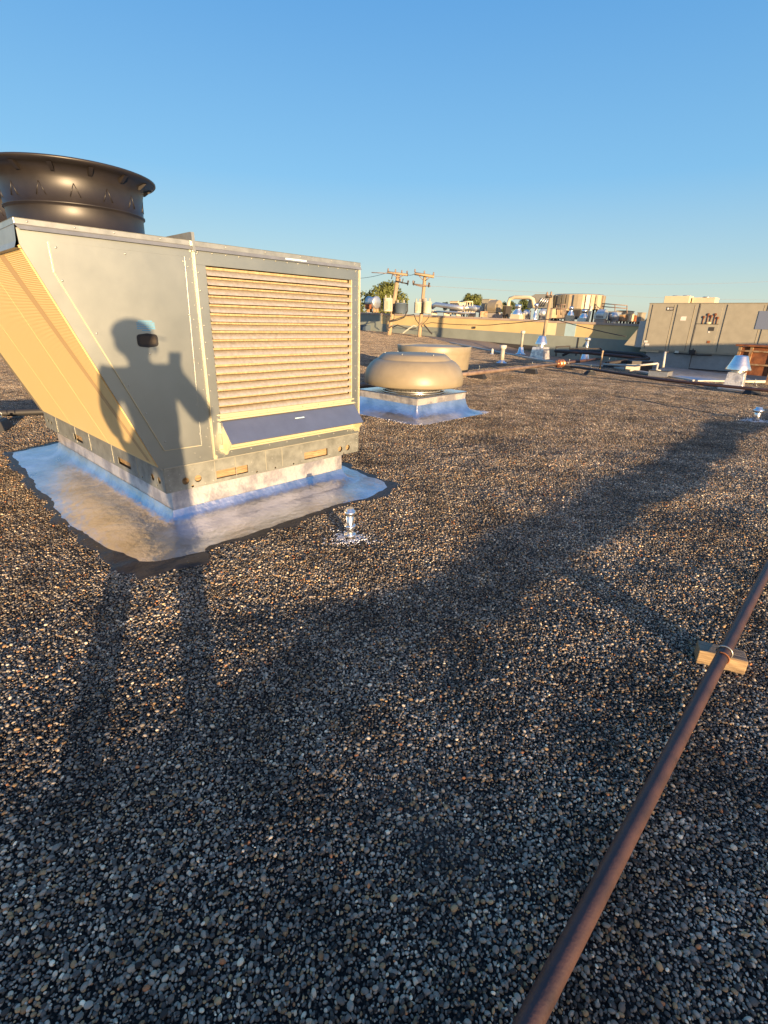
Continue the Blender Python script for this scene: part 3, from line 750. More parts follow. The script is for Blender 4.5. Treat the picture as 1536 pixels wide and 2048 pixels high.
# ------------------------------------------------------------------ brown pipe across the gravel, on a timber block
PA_ = gnd(1057, 2048, .115); PB_ = gnd(1447, 1308, .118); PC_ = gnd(1538, 1132, .115)
d0 = (PB_ - PA_).normalized(); d1 = (PC_ - PB_).normalized()
pts = [PA_ - d0 * 1.6, PA_ - d0 * .8, PA_, PA_.lerp(PB_, .5) - Vector((0, 0, .004)), PB_, PC_]
p = PC_.copy(); dd = d1.copy(); 
for k in range(14):
    dd = Matrix.Rotation(math.radians(-.25), 3, 'Z') @ dd; p = p + dd * .7; p.z = .118 - .012 * math.sin(k * .7); pts.append(p.copy())
pipe = empty('gas_pipe', (PB_.x, PB_.y, 0), 0, 'long brown painted pipe lying diagonally over the near gravel', 'pipe')
off = Vector((PB_.x, PB_.y, 0))
mb = MB(); mb.tube([q - off for q in pts], .0285, 24); mb.build('pipe_run', RUSTP, pipe)
# pipe band: an upright hoop over the pipe beside a flatter one
q = PB_ + d1 * .02 - off
tx = d1.cross(Vector((0, 0, 1))).normalized()
mb = MB(); mb.tube([q + d1 * .0 + (tx * math.cos(a) + Vector((0, 0, 1)) * math.sin(a)) * .0335 for a in [math.radians(-30 + 12 * k) for k in range(21)]], .0035, 8); mb.build('pipe_strap', GALV2, pipe)
q2 = PB_ - d1 * .045 - off
mb = MB(); mb.tube([q2 + (tx * math.cos(a) + Vector((0, 0, 1)) * math.sin(a)) * .032 for a in [math.radians(-60 + 12 * k) for k in range(16)]], .0035, 8); mb.build('pipe_strap', RUST, pipe)
bl = gnd(1391, 1327); br = gnd(1488, 1352); bd = (br - bl).normalized(); bn = Vector((-bd.y, bd.x, 0))
blk = empty('timber_block', ((bl + br) / 2)[:], math.atan2(bd.y, bd.x), 'weathered wooden block under the brown pipe', 'wooden block')
L = (br - bl).length
mb = MB(); mb.box(-L/2, L/2, 0, .10, .0, .082); mb.build('timber', WOODM, blk, .004)
mb = MB(); mb.box(-L/2 + .003, L/2 - .003, .003, .097, .0805, .084); mb.build('weathered_top', WOODG, blk, .002)

# ------------------------------------------------------------------ round roof exhaust fan on silver curb
M0 = gnd(834, 845)
mf_u = A; fan_rz = RZ
# the curb near corner is at M0; its sides run along A and B
W = 1.62; hC = .37
mcurb = empty('roof_curb', M0[:], RZ, 'low silver coated curb under the domed exhaust fan', 'roof curb')
mb = MB(); ring(mb, .10, W - .1, .10, W - .1, .0, .05, 0.0, hC); mb.build('curb_wall', SILVW, mcurb)
mb = MB(); prof = [(.34, .010), (.22, .022), (.13, .05), (.07, .10), (.03, .17), (.004, .26)]; U = [.10, W - .1]; V = [.10, W - .1]; loops = []
for (o, z) in prof:
    L_ = []
    for (cu, cv, a0) in ((U[0], V[0], 180), (U[1], V[0], 270), (U[1], V[1], 0), (U[0], V[1], 90)):
        for k in range(7):
            a = math.radians(a0 + 15 * k); j = 1 + (.35 * noise.noise(Vector((cu + k * 1.7, cv * 3, 2))) if o > .3 else 0); L_.append((cu + o * math.cos(a) * j, cv + o * math.sin(a) * j, z))
    loops.append(L_)
m = len(loops[0]); vs = [p for l in loops for p in l]; fs = []
for j in range(len(loops) - 1):
    for i in range(m): fs.append((j*m + i, j*m + (i+1) % m, (j+1)*m + (i+1) % m, (j+1)*m + i))
mb.add(vs, fs, True); mb.build('cant_strip', SILVER, mcurb)
silver_stones(mcurb, .045, 1500, 5, path=[(-.22, 1.7), (-.2, .9), (-.20, .1), (-.12, -.12), (.1, -.2), (.9, -.2), (1.75, -.22), (1.85, -.1)])
mb = MB(); mb.box(.085, W - .085, .085, W - .085, hC, hC + .025); mb.build('curb_cap', ALU, mcurb, .004)
c = M0 + A * (W/2) + B * (W/2)
fan = empty('exhaust_fan', (c.x, c.y, hC + .025), RZ, 'wide tan domed exhaust fan standing on a silver curb', 'exhaust fan')
mb = MB(); b0 = -.395                              # profile heights below are above the roof
prof = [(.80, .56), (.90, .512), (.922, .535), (.925, .60), (.915, .69), (.885, .78), (.83, .86), (.76, .925), (.70, .955), (.672, .962), (.668, .97)]
mb.lathe([(r, z + b0) for r, z in prof], (0, 0, 0), 64); mb.build('dome', TANP, fan)
mb = MB(); mb.lathe([(.672, .968 + b0), (.66, .985 + b0), (.60, 1.035 + b0), (.57, 1.052 + b0), (.30, 1.065 + b0), (.0001, 1.07 + b0)], (0, 0, 0), 64)
cp = mb.build('cap', TANP, fan)
for k in range(6):
    a = k * math.pi / 3 + .3; mb = MB(); mb.sphere((.55 * math.cos(a), .55 * math.sin(a), .6 * 0 + 1.062 + b0), .014, 8, 4); mb.build('cap_bolt', GALV2, cp)
mb = MB(); mb.lathe([(.52, .0), (.52, .045), (.46, .06), (.44, .12), (.46, .17)], (0, 0, 0), 48); mb.build('neck', ALUD, fan)
mb = MB(); mb.lathe([(.60, .0), (.60, .012), (.52, .014)], (0, 0, 0), 48); mb.build('base_flange', ALU, fan)
mb = MB()
for k in range(40):
    a = 2 * math.pi * k / 40; mb.tube([(.54 * math.cos(a), .54 * math.sin(a), .03), (.62 * math.cos(a), .62 * math.sin(a), .15)], .004, 5)
for rr, z in ((.555, .05), (.60, .12)): mb.tube([(rr * math.cos(2*math.pi*k/40), rr * math.sin(2*math.pi*k/40), z) for k in range(41)], .005, 5)
mb.build('bird_screen', BLACKR, fan)
mb = MB(); 
for dx, w_ in ((0, .02), (.03, .03), (.075, .015)): mb.box(-.02 + dx, -.02 + dx + w_, -.002, .002, -.006, .006)
o = mb.build('data_plate', DARKP, fan)
a = math.radians(200); o.location = (.908 * math.cos(a), .908 * math.sin(a), .60 + b0); o.rotation_euler = (0, 0, a + math.pi / 2)

# large tan upblast drum behind it
c2 = gnd(868, 748); c2 = Vector((1.45, 16.4, 0))
drum = empty('exhaust_fan', c2[:], 0, 'big tan drum shaped fan housing behind the domed fan', 'exhaust fan')
mb = MB(); mb.lathe([(1.09, -.02), (1.11, .25), (1.14, .66), (1.145, .70), (1.15, .72), (1.165, .90), (1.155, .915), (1.12, .912), (1.11, .74)], (0, 0, 0), 64); mb.build('housing', TANP, drum)
mb = MB(); mb.lathe([(1.115, .86), (.7, .91), (.0001, .93)], (0, 0, 0), 48); mb.build('lid', TANM, drum)
# ------------------------------------------------------------------ pipe runs on rubber blocks across the middle of the roof
def pipe_thing(name, pts, r, material, label, cat='pipe', group=None, seg=12):
    o = Vector(pts[len(pts) // 2]); o.z = 0
    t = MB(); t.tube([Vector(p) - o for p in pts], r, seg)
    ob = t.build(name, material, loc=o); return tag(ob, label, cat, group)
BLK_PROTO = None
def block(P, rz, label, s=1.0):
    """rubber support block with a strut and clamp"""
    global BLK_PROTO
    if BLK_PROTO is None:
        t = empty('pipe_support', (0, 0, 0), 0)
        mb = MB(); mb.hexa([(-.24, -.12, 0), (.24, -.12, 0), (.24, .12, 0), (-.24, .12, 0), (-.17, -.07, .15), (.17, -.07, .15), (.17, .07, .15), (-.17, .07, .15)]); mb.build('block', BLACKR, t, .01)
        mb = MB(); mb.box(-.15, .15, -.02, .02, .15, .185); mb.build('strut', GALV2, t)
        mb = MB(); mb.tube([(0, -.055, .185), (0, -.06, .25), (0, 0, .31), (0, .06, .25), (0, .055, .185)], .008, 6); mb.tube([(0, 0, .31), (0, 0, .40)], .008, 6); mb.build('clamp', GALV2, t)
        BLK_PROTO = t; r = t
    else:
        r = BLK_PROTO.copy(); COL.objects.link(r)
        for ch in list(BLK_PROTO.children):
            c = ch.copy(); COL.objects.link(c); c.parent = r
    r.location = P; r.rotation_euler = (0, 0, rz); r.scale = (s, s, s)
    tag(r, label, 'pipe support', 'black rubber blocks under the roof pipes'); return r
zp = .24
q0 = gnd(720, 771, zp); q1 = gnd(930, 748.5, zp); q2 = gnd(1112, 728, zp); q3 = gnd(1205, 717, zp)
ql = q0 + (q0 - q1).normalized() * 2.5
pipe_thing('roof_pipe', [ql, q0, q1, q2], .058, PIPEG, 'grey brown pipe running from behind the drum fan to the copper fitting')
q2b = gnd(1128, 725.5, zp)
pipe_thing('roof_pipe', [q2b, q3], .06, RUSTP, 'short red brown pipe right of the copper fitting')
def feet(px, py): return gnd(px, py)
dirp = (q2 - q1).normalized(); arz = math.atan2(dirp.y, dirp.x)
block(feet(957, 757), arz + 1.57, 'rubber block just right of the drum fan')
block(feet(1062, 747), arz + 1.57, 'rubber block midway along the grey brown pipe')
block(feet(1136, 739), arz + 1.57, 'rubber block directly under the copper fitting')
# black pipe seen behind, left of the condenser
zb_ = .12
k0 = gnd(-60, 828, zb_); k1 = gnd(60, 824, zb_); k2 = k1 + (k1 - k0).normalized() * 3.2
pipe_thing('roof_pipe', [k0 - (k1 - k0).normalized() * 3, k0, k1, k2], .055, BLACKR, 'black pipe in shade behind the sloping coil')
g = gnd(2, 858); block(g, math.atan2((k1 - k0).y, (k1 - k0).x) + 1.57, 'rubber block in shade under the pipe behind the sloping coil', .9)
# copper flanged fitting
g = (q2 + q2b) / 2
cf = empty('pipe_fitting', (g.x, g.y, 0), arz, 'copper coloured flanged union between two pipes', 'pipe fitting')
for sx in (-.13, .13):
    mb = MB(); mb.lathe([(.062, sx - .05), (.15, sx - .05), (.15, sx - .02), (.07, sx - .015), (.07, sx + .015), (.15, sx + .02), (.15, sx + .05), (.062, sx + .05)], (0, 0, zp), 20, axis='x')
    fl = mb.build('flange', COPPER, cf)
    mb = MB()
    for k in range(8):
        a = 2 * math.pi * k / 8; mb.tube([(sx - .075, .12 * math.cos(a), zp + .12 * math.sin(a)), (sx + .075, .12 * math.cos(a), zp + .12 * math.sin(a))], .014, 6)
    mb.build('bolts', COPPER, fl)
mb = MB(); mb.tube([(-.3, 0, zp), (.3, 0, zp)], .062, 14); mb.build('sleeve', COPPER, cf)

# second long pipe, dark brown, along the gravel to the right
z2 = .20
r0 = gnd(1142, 733, z2); r1 = gnd(1180, 738, z2); r2 = gnd(1320, 759.5, z2); r3 = gnd(1536, 781, z2)
rr = r3 + (r3 - r2).normalized() * 7
pipe_thing('roof_pipe', [r0, r1, r2, r3, rr], .042, RUSTP, 'dark brown pipe along the far gravel below the grey green unit')
a2 = math.atan2((r3 - r1).y, (r3 - r1).x)
block(feet(1179, 750), a2 + 1.57, 'rubber block just right of the copper fitting, under the dark brown pipe', .9)
block(feet(1503, 788), a2 + 1.57, 'rubber block in front of the silver vent box', 1.0)
# thin reddish-brown upright stakes
def upright(px0, py0, py1, r, material, label, name='post', cat='post', lean=0):
    G_ = gnd(px0, py0); h = hgt(px0 + (py0 - py1) * (px0 - 702) / 2560 , py1, G_)
    mb = MB(); mb.tube([(0, 0, 0), (0, 0, h)], r, 10); mb.sphere((0, 0, h), r * 1.5, 8, 5)
    return tag(mb.build(name, material, loc=G_), label, cat)
upright(1199, 740, 703, .03, POLEW, 'thin rusty upright post right of the thin pipe vent', 'pipe_stake')
upright(1159, 726, 703, .025, POLEW, 'thin rusty upright post left of the thin pipe vent', 'pipe_stake')

# ------------------------------------------------------------------ middle vents
G_ = gnd(1003, 726); h = hgt(1006, 690, G_); s_ = mpp(G_)
vt = empty('vent_pipe', G_[:], 0, 'pale capped plastic vent pipe on gravel right of the drum fan', 'vent pipe')
mb = MB(); mb.tube([(0, 0, 0), (0, 0, h * .9)], 5 * s_ * .85, 18); mb.build('pipe', PVCG, vt)
mb = MB(); mb.lathe([(5 * s_, h * .78), (8 * s_ * .8, h * .84), (7 * s_, h * .98), (4 * s_, h), (.001, h)], (0, 0, 0), 18); mb.build('cap', PVC, vt)
mb = MB(); mb.lathe([(11 * s_, .01), (7 * s_, .05), (4.5 * s_, .12)], (0, 0, 0), 18); mb.build('coating_splash', SILVER, vt)
G_ = gnd(984, 708.5); h = hgt(984, 697, G_); s_ = mpp(G_)
vt = empty('vent_pipe', G_[:], 0, 'tiny white stub vent near the roof edge behind the pale capped vent', 'vent pipe')
mb = MB(); mb.tube([(0, 0, 0), (0, 0, h * .8), (0, 0, h)], [2.6 * s_, 2.4 * s_, 1 * s_], 12); mb.build('pipe', PVC, vt)
mb = MB(); mb.lathe([(4 * s_, 0), (2.6 * s_, .08)], (0, 0, 0), 12); mb.build('collar', ALUD, vt)
# slim pipe vents on silver bases at the roof edge
def slim(px, py, ptop, pbase, wpx, label, dark=False):
    G_ = gnd(px, py, -.05); s_ = mpp(G_); h = hgt(px + 2, ptop, G_) - G_.z; hb = hgt(px + 1, pbase, G_) - G_.z
    t = empty('vent_pipe', G_[:], 0, label, 'vent pipe')
    mb = MB(); mb.lathe([(wpx * 2.6 * s_, 0), (wpx * 1.6 * s_, hb * .15), (wpx * 1.15 * s_, hb * .9), (wpx * s_, hb)], (0, 0, 0), 18); mb.build('base', ALU, t)
    mb = MB(); mb.tube([(0, 0, hb * .8), (0, 0, h * .93)], wpx * .62 * s_, 16); mb.build('pipe', PVCG if not dark else ALUD, t)
    mb = MB(); mb.lathe([(wpx * .7 * s_, h * .86), (wpx * 1.1 * s_, h * .89), (wpx * 1.1 * s_, h * .97), (wpx * .5 * s_, h), (.001, h)], (0, 0, 0), 16); mb.build('cap', PVC if not dark else ALUD, t)
slim(1041, 708, 661, 694, 4, 'slim pipe vent on silver cone left of the silver hooded vent')
slim(1169, 721, 675, 704, 5, 'shaded slim pipe vent on silver cone between the rusty posts', True)
# silver gravity vents: conical hood on a box curb
def hood_vent(G_, rz, bw, bh, r, zh, label, mirror=0):
    t = empty('hooded_vent', G_[:], rz, label, 'roof vent')
    mb = MB(); a = bw / 2; c_ = .82
    mb.hexa([(-a, -a, -.05), (a, -a, -.05), (a, a, -.05), (-a, a, -.05), (-a*c_, -a*c_, bh), (a*c_, -a*c_, bh), (a*c_, a*c_, bh), (-a*c_, a*c_, bh)]); mb.build('box_curb', SILVW, t, .01)
    mb = MB(); mb.lathe([(r * .62, bh), (r * .6, zh)], (0, 0, 0), 24); mb.build('throat', ALUD, t)
    H_ = r * 1.5
    mb = MB(); mb.lathe([(r * 1.28, zh - .02), (r * 1.3, zh), (r * 1.0, zh + H_ * .38), (r * .98, zh + H_ * .42), (r * .68, zh + H_ * .95), (r * .64, zh + H_), (.001, zh + H_ * 1.04)], (0, 0, 0), 32); mb.build('hood', ALU, t)
    mb = MB(); mb.lathe([(r * 1.4, -.02), (a * 1.5, -.005)], (0, 0, 0), 8)
    return t
G_ = gnd(1079, 716, -.1); s_ = mpp(G_)
hood_vent(G_, RZ, 29 * s_, hgt(1080, 694, G_) + .1, 10 * s_, hgt(1080, 688, G_) + .1, 'silver hooded vent on box at the roof edge in front of the timber pole')
G_ = gnd(1466, 776); s_ = mpp(G_)
hood_vent(G_, RZ + .05, 34 * s_, hgt(1466, 744, G_), 17 * s_, hgt(1467, 738, G_), 'bright silver hooded vent on box in front of the rusty cabinet')
# thin curb strip under it
G2 = gnd(1505, 793)
mb = MB(); p = [gnd(1430, 772, 0), gnd(1512, 782, 0), gnd(1515, 786, 0), gnd(1435, 777, 0)]
mb.add([(q.x, q.y, .03) for q in p] + [(q.x, q.y, -.01) for q in p], [(0, 1, 2, 3), (0, 4, 5, 1), (1, 5, 6, 2), (2, 6, 7, 3), (3, 7, 4, 0)]); tag(mb.build('silver_patch', SILVER), 'silver coated patch at the foot of the bright hooded vent', 'roof patch')

# ------------------------------------------------------------------ dark pipe frame and condensate lines near the roof edge
def P3(px, py, Y): return at(px, py, Y)
Yf = 25
fr = empty('pipe_rack', (at(1112, 727, Yf).x, Yf, 0), 0, 'black metal pipe rack at the roof edge behind the copper fitting', 'pipe rack')
o_ = Vector((at(1112, 727, Yf).x, Yf, 0))
def bar(pts, r, material=CABLE, parent=fr, name='bar'):
    mb = MB(); mb.tube([Vector(p) - o_ for p in pts], r, 8); return mb.build(name, material, parent)
bar([P3(1112, 712, Yf), P3(1112, 694, Yf), P3(1140, 692.5, Yf), P3(1140, 704, Yf)], .035)
bar([P3(1140, 698, Yf), P3(1202, 697, Yf + 1), P3(1202, 703, Yf + 1)], .035)
bar([P3(1188, 703, Yf + 1), P3(1190, 698, Yf + 1)], .05)
bar([P3(1125, 711, Yf), P3(1142, 703, Yf), P3(1150, 702, Yf)], .06)
o_ = Vector((0, 0, 0))
pl = [P3(1140, 702, 24.6), P3(1205, 703.5, 23.6), P3(1285, 709.5, 21.8), P3(1297, 718, 21.3)]
pipe_thing('roof_pipe', pl, .075, CABLE, 'upper black insulated line bending down at the end of the row')
pl = [P3(1110, 702, 24.4), P3(1180, 706, 23.2), P3(1230, 711, 22.4), P3(1290, 717, 21.6)]
pipe_thing('roof_pipe', pl, .07, RUSTP, 'red brown line just under the upper black insulated line')
pl = [P3(1212, 727, 20.6), P3(1250, 722, 20.9), P3(1296, 718, 21.2)]
pipe_thing('roof_pipe', pl, .07, CABLE, 'lower black line slanting back to the bend by the white drain')
for (px, py, lb) in ((1232, 716, 'small black block under the red brown line'), (1216, 732, 'small black block at the low end of the black line')):
    g = P3(px, py, 21.5); g.z = -.05; block(g, .6, lb, 1.1)
mb = MB(); g = P3(1280, 733, 20.4)
mb.box(-.42, .42, -.15, .35, -.25, .36); tag(mb.build('junction_box', BLACKR, bevel=.01, loc=(g.x, g.y, .0)), 'dark box under the bent black lines by the white drain', 'box')
g = P3(1275, 728, 20.0); mb = MB(); mb.box(-.35, .2, -.05, .05, -.15, .15); tag(mb.build('sheet_metal_panel', UNITD, loc=(g.x - .1, g.y, .1)), 'grey metal panel leaning beside the dark box', 'panel')
# white plastic drain
wd = empty('drain_pipe', (0, 0, 0), 0, 'white plastic drain line with elbows ending in a small curb', 'drain pipe')
w0 = P3(1206, 728.5, 19.6); w1 = P3(1270, 731.5, 18.6); w2 = P3(1316, 727, 18.1); w3 = P3(1313, 740, 18.1); w4 = P3(1321, 742, 18.0)
wd.location = (w3.x, w3.y, 0); o_ = Vector((w3.x, w3.y, 0))
bar([w0, w1, w2], .034, PVC, wd, 'pipe'); bar([w2, w3, w4], .04, PVC, wd, 'elbow'); bar([P3(1326, 735, 18.2), P3(1330.5, 704, 18.4)], .042, PVC, wd, 'riser'); bar([P3(1329, 705, 18.4), P3(1336, 703.5, 18.6)], .04, CABLE, wd, 'riser_cap')
sc_ = empty('small_curb', (w3.x + .25, w3.y + .1, 0), RZ, 'low grey box curb at the white drain outlet', 'roof curb')
mb = MB(); mb.box(-.3, .3, -.28, .34, -.2, .17); mb.build('box_curb', ALUD, sc_); mb = MB(); mb.box(-.32, .32, -.30, .36, .17, .195); mb.build('curb_cap', DARKP, sc_)

# ------------------------------------------------------------------ large grey-beige packaged unit on the right
ACP = CAM + (gnd(1330, 735, -.45) - CAM) * 1.3
def ap(x, y): q = onplane(x, y, ACP, A); return q
q = ap(1281, 699); sL = (q - ACP).dot(B)
base = ACP + B * sL; base.z = 0
un = empty('rooftop_unit', base[:], RZ, 'long grey beige packaged rooftop unit with tall doors and a dark badge', 'air conditioner')
# local: x along A (away from us), y along B; the front face is x=0, and it runs to y = -Lx
def lc(x, y):
    q = ap(x, y); return (q - base).dot(B), q.z
LX = 12.0; ZB = lc(1281, 699)[1]; ZT = lc(1298, 606)[1]; FZ = -1.05; DP = 1.75
print('ZB', ZB, ZT)
mb = MB(); mb.box(0, DP, -LX, 0, ZB, ZT - .04); mb.build('casing', UNITP, un, .01)
mb = MB(); mb.box(-.03, DP + .03, -LX - .03, .03, ZT - .04, ZT); mb.build('roof_panel', UNITD, un)
seams = [lc(1303, 620)[0], lc(1349, 620)[0], lc(1352.5, 620)[0], lc(1390, 620)[0], lc(1398, 620)[0], lc(1446, 620)[0], lc(1452, 620)[0], lc(1528, 625)[0]]
print('seams', seams)
doors = [(seams[0], seams[1]), (seams[2], seams[3]), (seams[6], seams[7]), (seams[7] - .1, -LX + 1.2)]
for (a_, b_) in doors:
    mb = MB(); mb.box(-.022, -.001, b_ + .03, a_ - .03, ZB + .06, ZT - .1); d_ = mb.build('door', UNITP, un, .004)
    mb = MB(); mb.box(-.026, -.0225, b_ + .035, b_ + .06, ZB + .08, ZT - .12); mb.build('door_seal', DARKGAP, d_); mb = MB(); mb.box(-.026, -.0225, a_ - .06, a_ - .035, ZB + .08, ZT - .12); mb.build('door_seal', DARKGAP, d_)
ya, yb = seams[4], seams[5]
zmid = lc(1410, 648)[1]
for (z0, z1) in ((ZB + .06, zmid - .02), (zmid + .02, ZT - .1)):
    mb = MB(); mb.box(-.012, -.001, yb + .03, ya - .06, z0, z1); mb.build('service_panel', UNITP, un, .003)
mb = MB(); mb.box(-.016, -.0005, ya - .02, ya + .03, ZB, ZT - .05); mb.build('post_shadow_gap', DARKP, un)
mb = MB(); mb.box(-.02, -.0005, yb + .04, ya - .04, zmid - .015, zmid + .015); mb.build('rail', DARKP, un)
# badge: a dark plate with a pale oval and two lines of script-like bars
yb_, zb2 = lc(1340, 617.5)
mb = MB(); mb.box(-.028, -.022, yb_ - .27, yb_ + .23, zb2 - .12, zb2 + .12); bd_ = mb.build('badge', DARKP, un)
mb = MB(); mb.lathe([(.001, -.0045), (.075, -.0045), (.075, 0)], (0, 0, 0), 20, axis='x')
mb.box(-.004, 0, -.36, -.10, .02, .055); mb.box(-.004, 0, -.33, -.12, -.05, -.025)
o = mb.build('badge_mark', WHITEL, bd_); o.location = (-.0285, yb_ + .14, zb2)
yl, zl = lc(1367, 637)
mb = MB(); mb.prism([(yl - .17, zl - .13), (yl + .17, zl - .13), (yl + .17, zl + .10), (yl + .1, zl + .13), (yl - .17, zl + .13)], 'x', -.027, -.0225); mb.build('white_notice', WHITEL, un)
for (px, py, w_, h_, m_) in ((1423, 658, .32, .24, DARKP), (1418, 664, .1, .1, WHITEL), (1417, 684, .18, .16, RUST), (1292, 683, .24, .14, WHITEL), (1294, 689, .3, .14, WHITEL)):
    y_, z_ = lc(px, py); mb = MB(); mb.box(-.030, -.0235, y_ - w_/2, y_ + w_/2, z_ - h_/2, z_ + h_/2); mb.build('notice', m_, un)
for (px, pt) in ((1405, 634), (1413, 629), (1419.5, 632.5), (1427, 629), (1433, 636)):
    y_, z0 = lc(px, 647); _, z1 = lc(px, pt)
    mb = MB(); mb.tube([(-.04, y_, zmid), (-.04, y_, z1 - .02)], .02, 8); mb.sphere((-.05, y_, z1), .085, 12, 6, (.35, 1, 1)); mb.build('pressure_gauge', RUST, un)
mb = MB(); y_, z_ = lc(1417, 646); mb.sphere((-.05, y_, z_), .10, 10, 6, (.5, 1.6, .8)); mb.build('valve_body', CREAM, un)
# dark blue recess on the right-hand door
y0_, z0_ = lc(1521, 622); y1_, z1_ = lc(1530, 659)
mb = MB(); mb.box(-.05, -.0, y0_ - 1.5, y0_ + .05, z1_, z0_); mb.build('blue_panel', mat('blue_grey_hood', (.16, .19, .26), .5), un, .01)
# bottom skirt and curb in shade
mb = MB(); mb.box(-.03, DP, -LX, .02, ZB - .06, ZB); mb.build('base_rail', UNITD, un)
mb = MB(); mb.box(.10, DP - .1, -LX + .2, -.4, FZ - .2, ZB - .06); mb.build('curb_wall', mat('curb_blue_grey', (.24, .27, .28), .6, var=.1, vscale=2), un)
mb = MB(); mb.box(-.03, .35, -1.25, .02, ZB - .12, ZB + .02); mb.build('corner_bracket', CREAM, un)
yp, zp_ = lc(1387, 700)
mb = MB(); mb.tube([(-.15, yp, zp_ + .1), (-.15, yp - .02, FZ + .03), (-.15, yp - 2.6, FZ + .02)], .035, 8); mb.tube([(-.1, lc(1350, 704)[0], ZB - .12), (-.12, lc(1400, 704)[0], ZB - .16), (-.1, lc(1425, 707)[0], ZB - .12)], .03, 8); mb.build('drain_line', CABLE, un)
mb = MB(); mb.box(-.2, .0, yp - .14, yp + .18, ZB - .1, ZB + .15); mb.build('valve_box', CABLE, un)
mb = MB(); mb.box(-.08, .0, lc(1355, 699)[0] - .12, lc(1355, 699)[0] + .12, ZB - .15, ZB + .05); mb.build('conduit_box', ALUD, un)
# air intake hood on the near-left end
mb = MB(); y0_, z0_ = .95, .60
mb.add([(.25, .02, 2.3), (.25, 1.3, .30), (.25, .02, .2), (1.6, .02, 2.3), (1.6, 1.3, .30), (1.6, .02, .2)], [(0, 1, 2), (3, 5, 4), (0, 3, 4, 1), (1, 4, 5, 2), (0, 2, 5, 3)])
mb.build('intake_hood', UNITP, un)
mb = MB(); mb.box(.22, .249, .02, .5, .2, 2.0); mb.build('hood_flange', HOODM, un)
# silver apron at its foot
mb = MB(); zz = FZ + .03
p = [gnd(1310, 741, zz), gnd(1330, 734, zz), gnd(1480, 752, zz), gnd(1560, 775, zz), gnd(1440, 764, zz), gnd(1330, 752, zz)]
ob = outline_sheet('silver_patch', [(q.x, q.y) for q in p], zz - .03, zz + .03, SILVER, None, .08, .3, 9, .1); tag(ob, 'pale silver coated strip at the foot of the grey beige unit', 'roof patch')
# cream boxes behind the unit
c0 = at(1327, 605, 46)
cb = empty('rooftop_unit', (c0.x, c0.y, 0), RZ, 'cream box with round fan tops showing above the grey beige unit', 'air conditioner')
s_ = mpp(c0); zt = at(1330, 592, 46).z
mb = MB(); mb.box(0, 1.2, -36 * s_ * 1.25, 0, 1.6, zt); mb.build('casing', CREAM, cb, .02)
mb = MB(); mb.box(.4, 1.8, -72 * s_ * 1.2, -38 * s_ * 1.25, 1.6, zt - .12); mb.build('casing', CREAM, cb, .02)
for (yy, z_) in ((-.7, zt), (-1.5, zt), (-3.0, zt - .12)):
    mb = MB(); mb.lathe([(.27, z_), (.27, z_ + .05), (.24, z_ + .06), (.001, z_ + .06)], (.6, yy, 0), 20); mb.build('fan_top', GALV2, cb)
# ------------------------------------------------------------------ rusty cabinet with cream corner posts
rg0 = gnd(1464, 768); rb = gnd(1452, 766)
rc = empty('rusty_cabinet', gnd(1462, 763)[:], RZ - .12, 'rusty open framed cabinet with cream corner posts and a brown lid', 'cabinet')
g = rc.location; s_ = mpp(g); zt = hgt(1470, 690, Vector(g))
Wd = 1.0
mb = MB(); mb.box(.05, 1.1, -.93, -.05, .25, zt - .05); mb.build('panel', RUST, rc)
for (x, y) in ((0, 0), (0, -.98), (1.1, 0), (1.1, -.98), (0, -.32)):
    mb = MB(); mb.box(x, x + .07, y - .04, y + .04, 0, zt - .03); mb.build('post', RUSTL, rc)
for z_ in (.55, .95): 
    mb = MB(); mb.box(-.01, .05, -.98, .0, z_, z_ + .05); mb.build('rail', RUSTL, rc)
mb = MB(); mb.box(-.08, 1.25, -1.15, .12, zt - .03, zt + .03); mb.build('lid', RUST, rc)
# ------------------------------------------------------------------ neighbouring building: wall, roof deck and everything on it
def wline(s, which):
    return {'top': 2.045 + .019 * s, 'mid': .89 + .0226 * s, 'base': -.2 + .0257 * s}[which]
def ws(px, py=665): return (onplane(px, py, WP, A) - WP).dot(B)     # position along the wall
nb = empty('neighbouring_building', WP[:], RZ, 'long low building with tan upper wall and grey green lower wall beyond the roof edge', 'building')
def wallstrip(name, s0, s1, lo, hi, x0, x1, material, dlo=0, dhi=0):
    mb = MB(); n = max(1, int(abs(s1 - s0) / 6)); 
    for i in range(n):
        a = s0 + (s1 - s0) * i / n; b = s0 + (s1 - s0) * (i + 1) / n
        if a > b: a, b = b, a
        mb.hexa([(x0, a, wline(a, lo) + dlo), (x1, a, wline(a, lo) + dlo), (x1, b, wline(b, lo) + dlo), (x0, b, wline(b, lo) + dlo),
                 (x0, a, wline(a, hi) + dhi), (x1, a, wline(a, hi) + dhi), (x1, b, wline(b, hi) + dhi), (x0, b, wline(b, hi) + dhi)])
    return mb.build(name, material, nb)
SL, SR = 70, -40
wallstrip('lower_wall', SR, SL, 'base', 'mid', 0, .4, WALLG, -1.3, 0)
wallstrip('upper_wall', SR, ws(762), 'mid', 'top', .04, .4, WALLY)
wallstrip('end_wall', ws(762), SL, 'mid', 'top', .04, .4, WALLG)
wallstrip('pale_wall_panel', ws(1092), ws(1111), 'mid', 'top', .02, .04, WALLYP, .01, -.16)
wallstrip('grey_wall_panel', ws(1111), ws(1129), 'mid', 'top', .02, .04, mat('grey_wall_panel', (.27, .27, .20), .8), .01, -.16)
wallstrip('blue_wall_panel', ws(1129), ws(1150), 'mid', 'top', .02, .04, WALLB, .01, -.16)
wallstrip('coping', SR, SL, 'top', 'top', -.03, .45, COPE, -.14, .03)
wallstrip('wall_foot', 4, SL, 'base', 'base', -.06, 0, DARKP, -.3, .10)
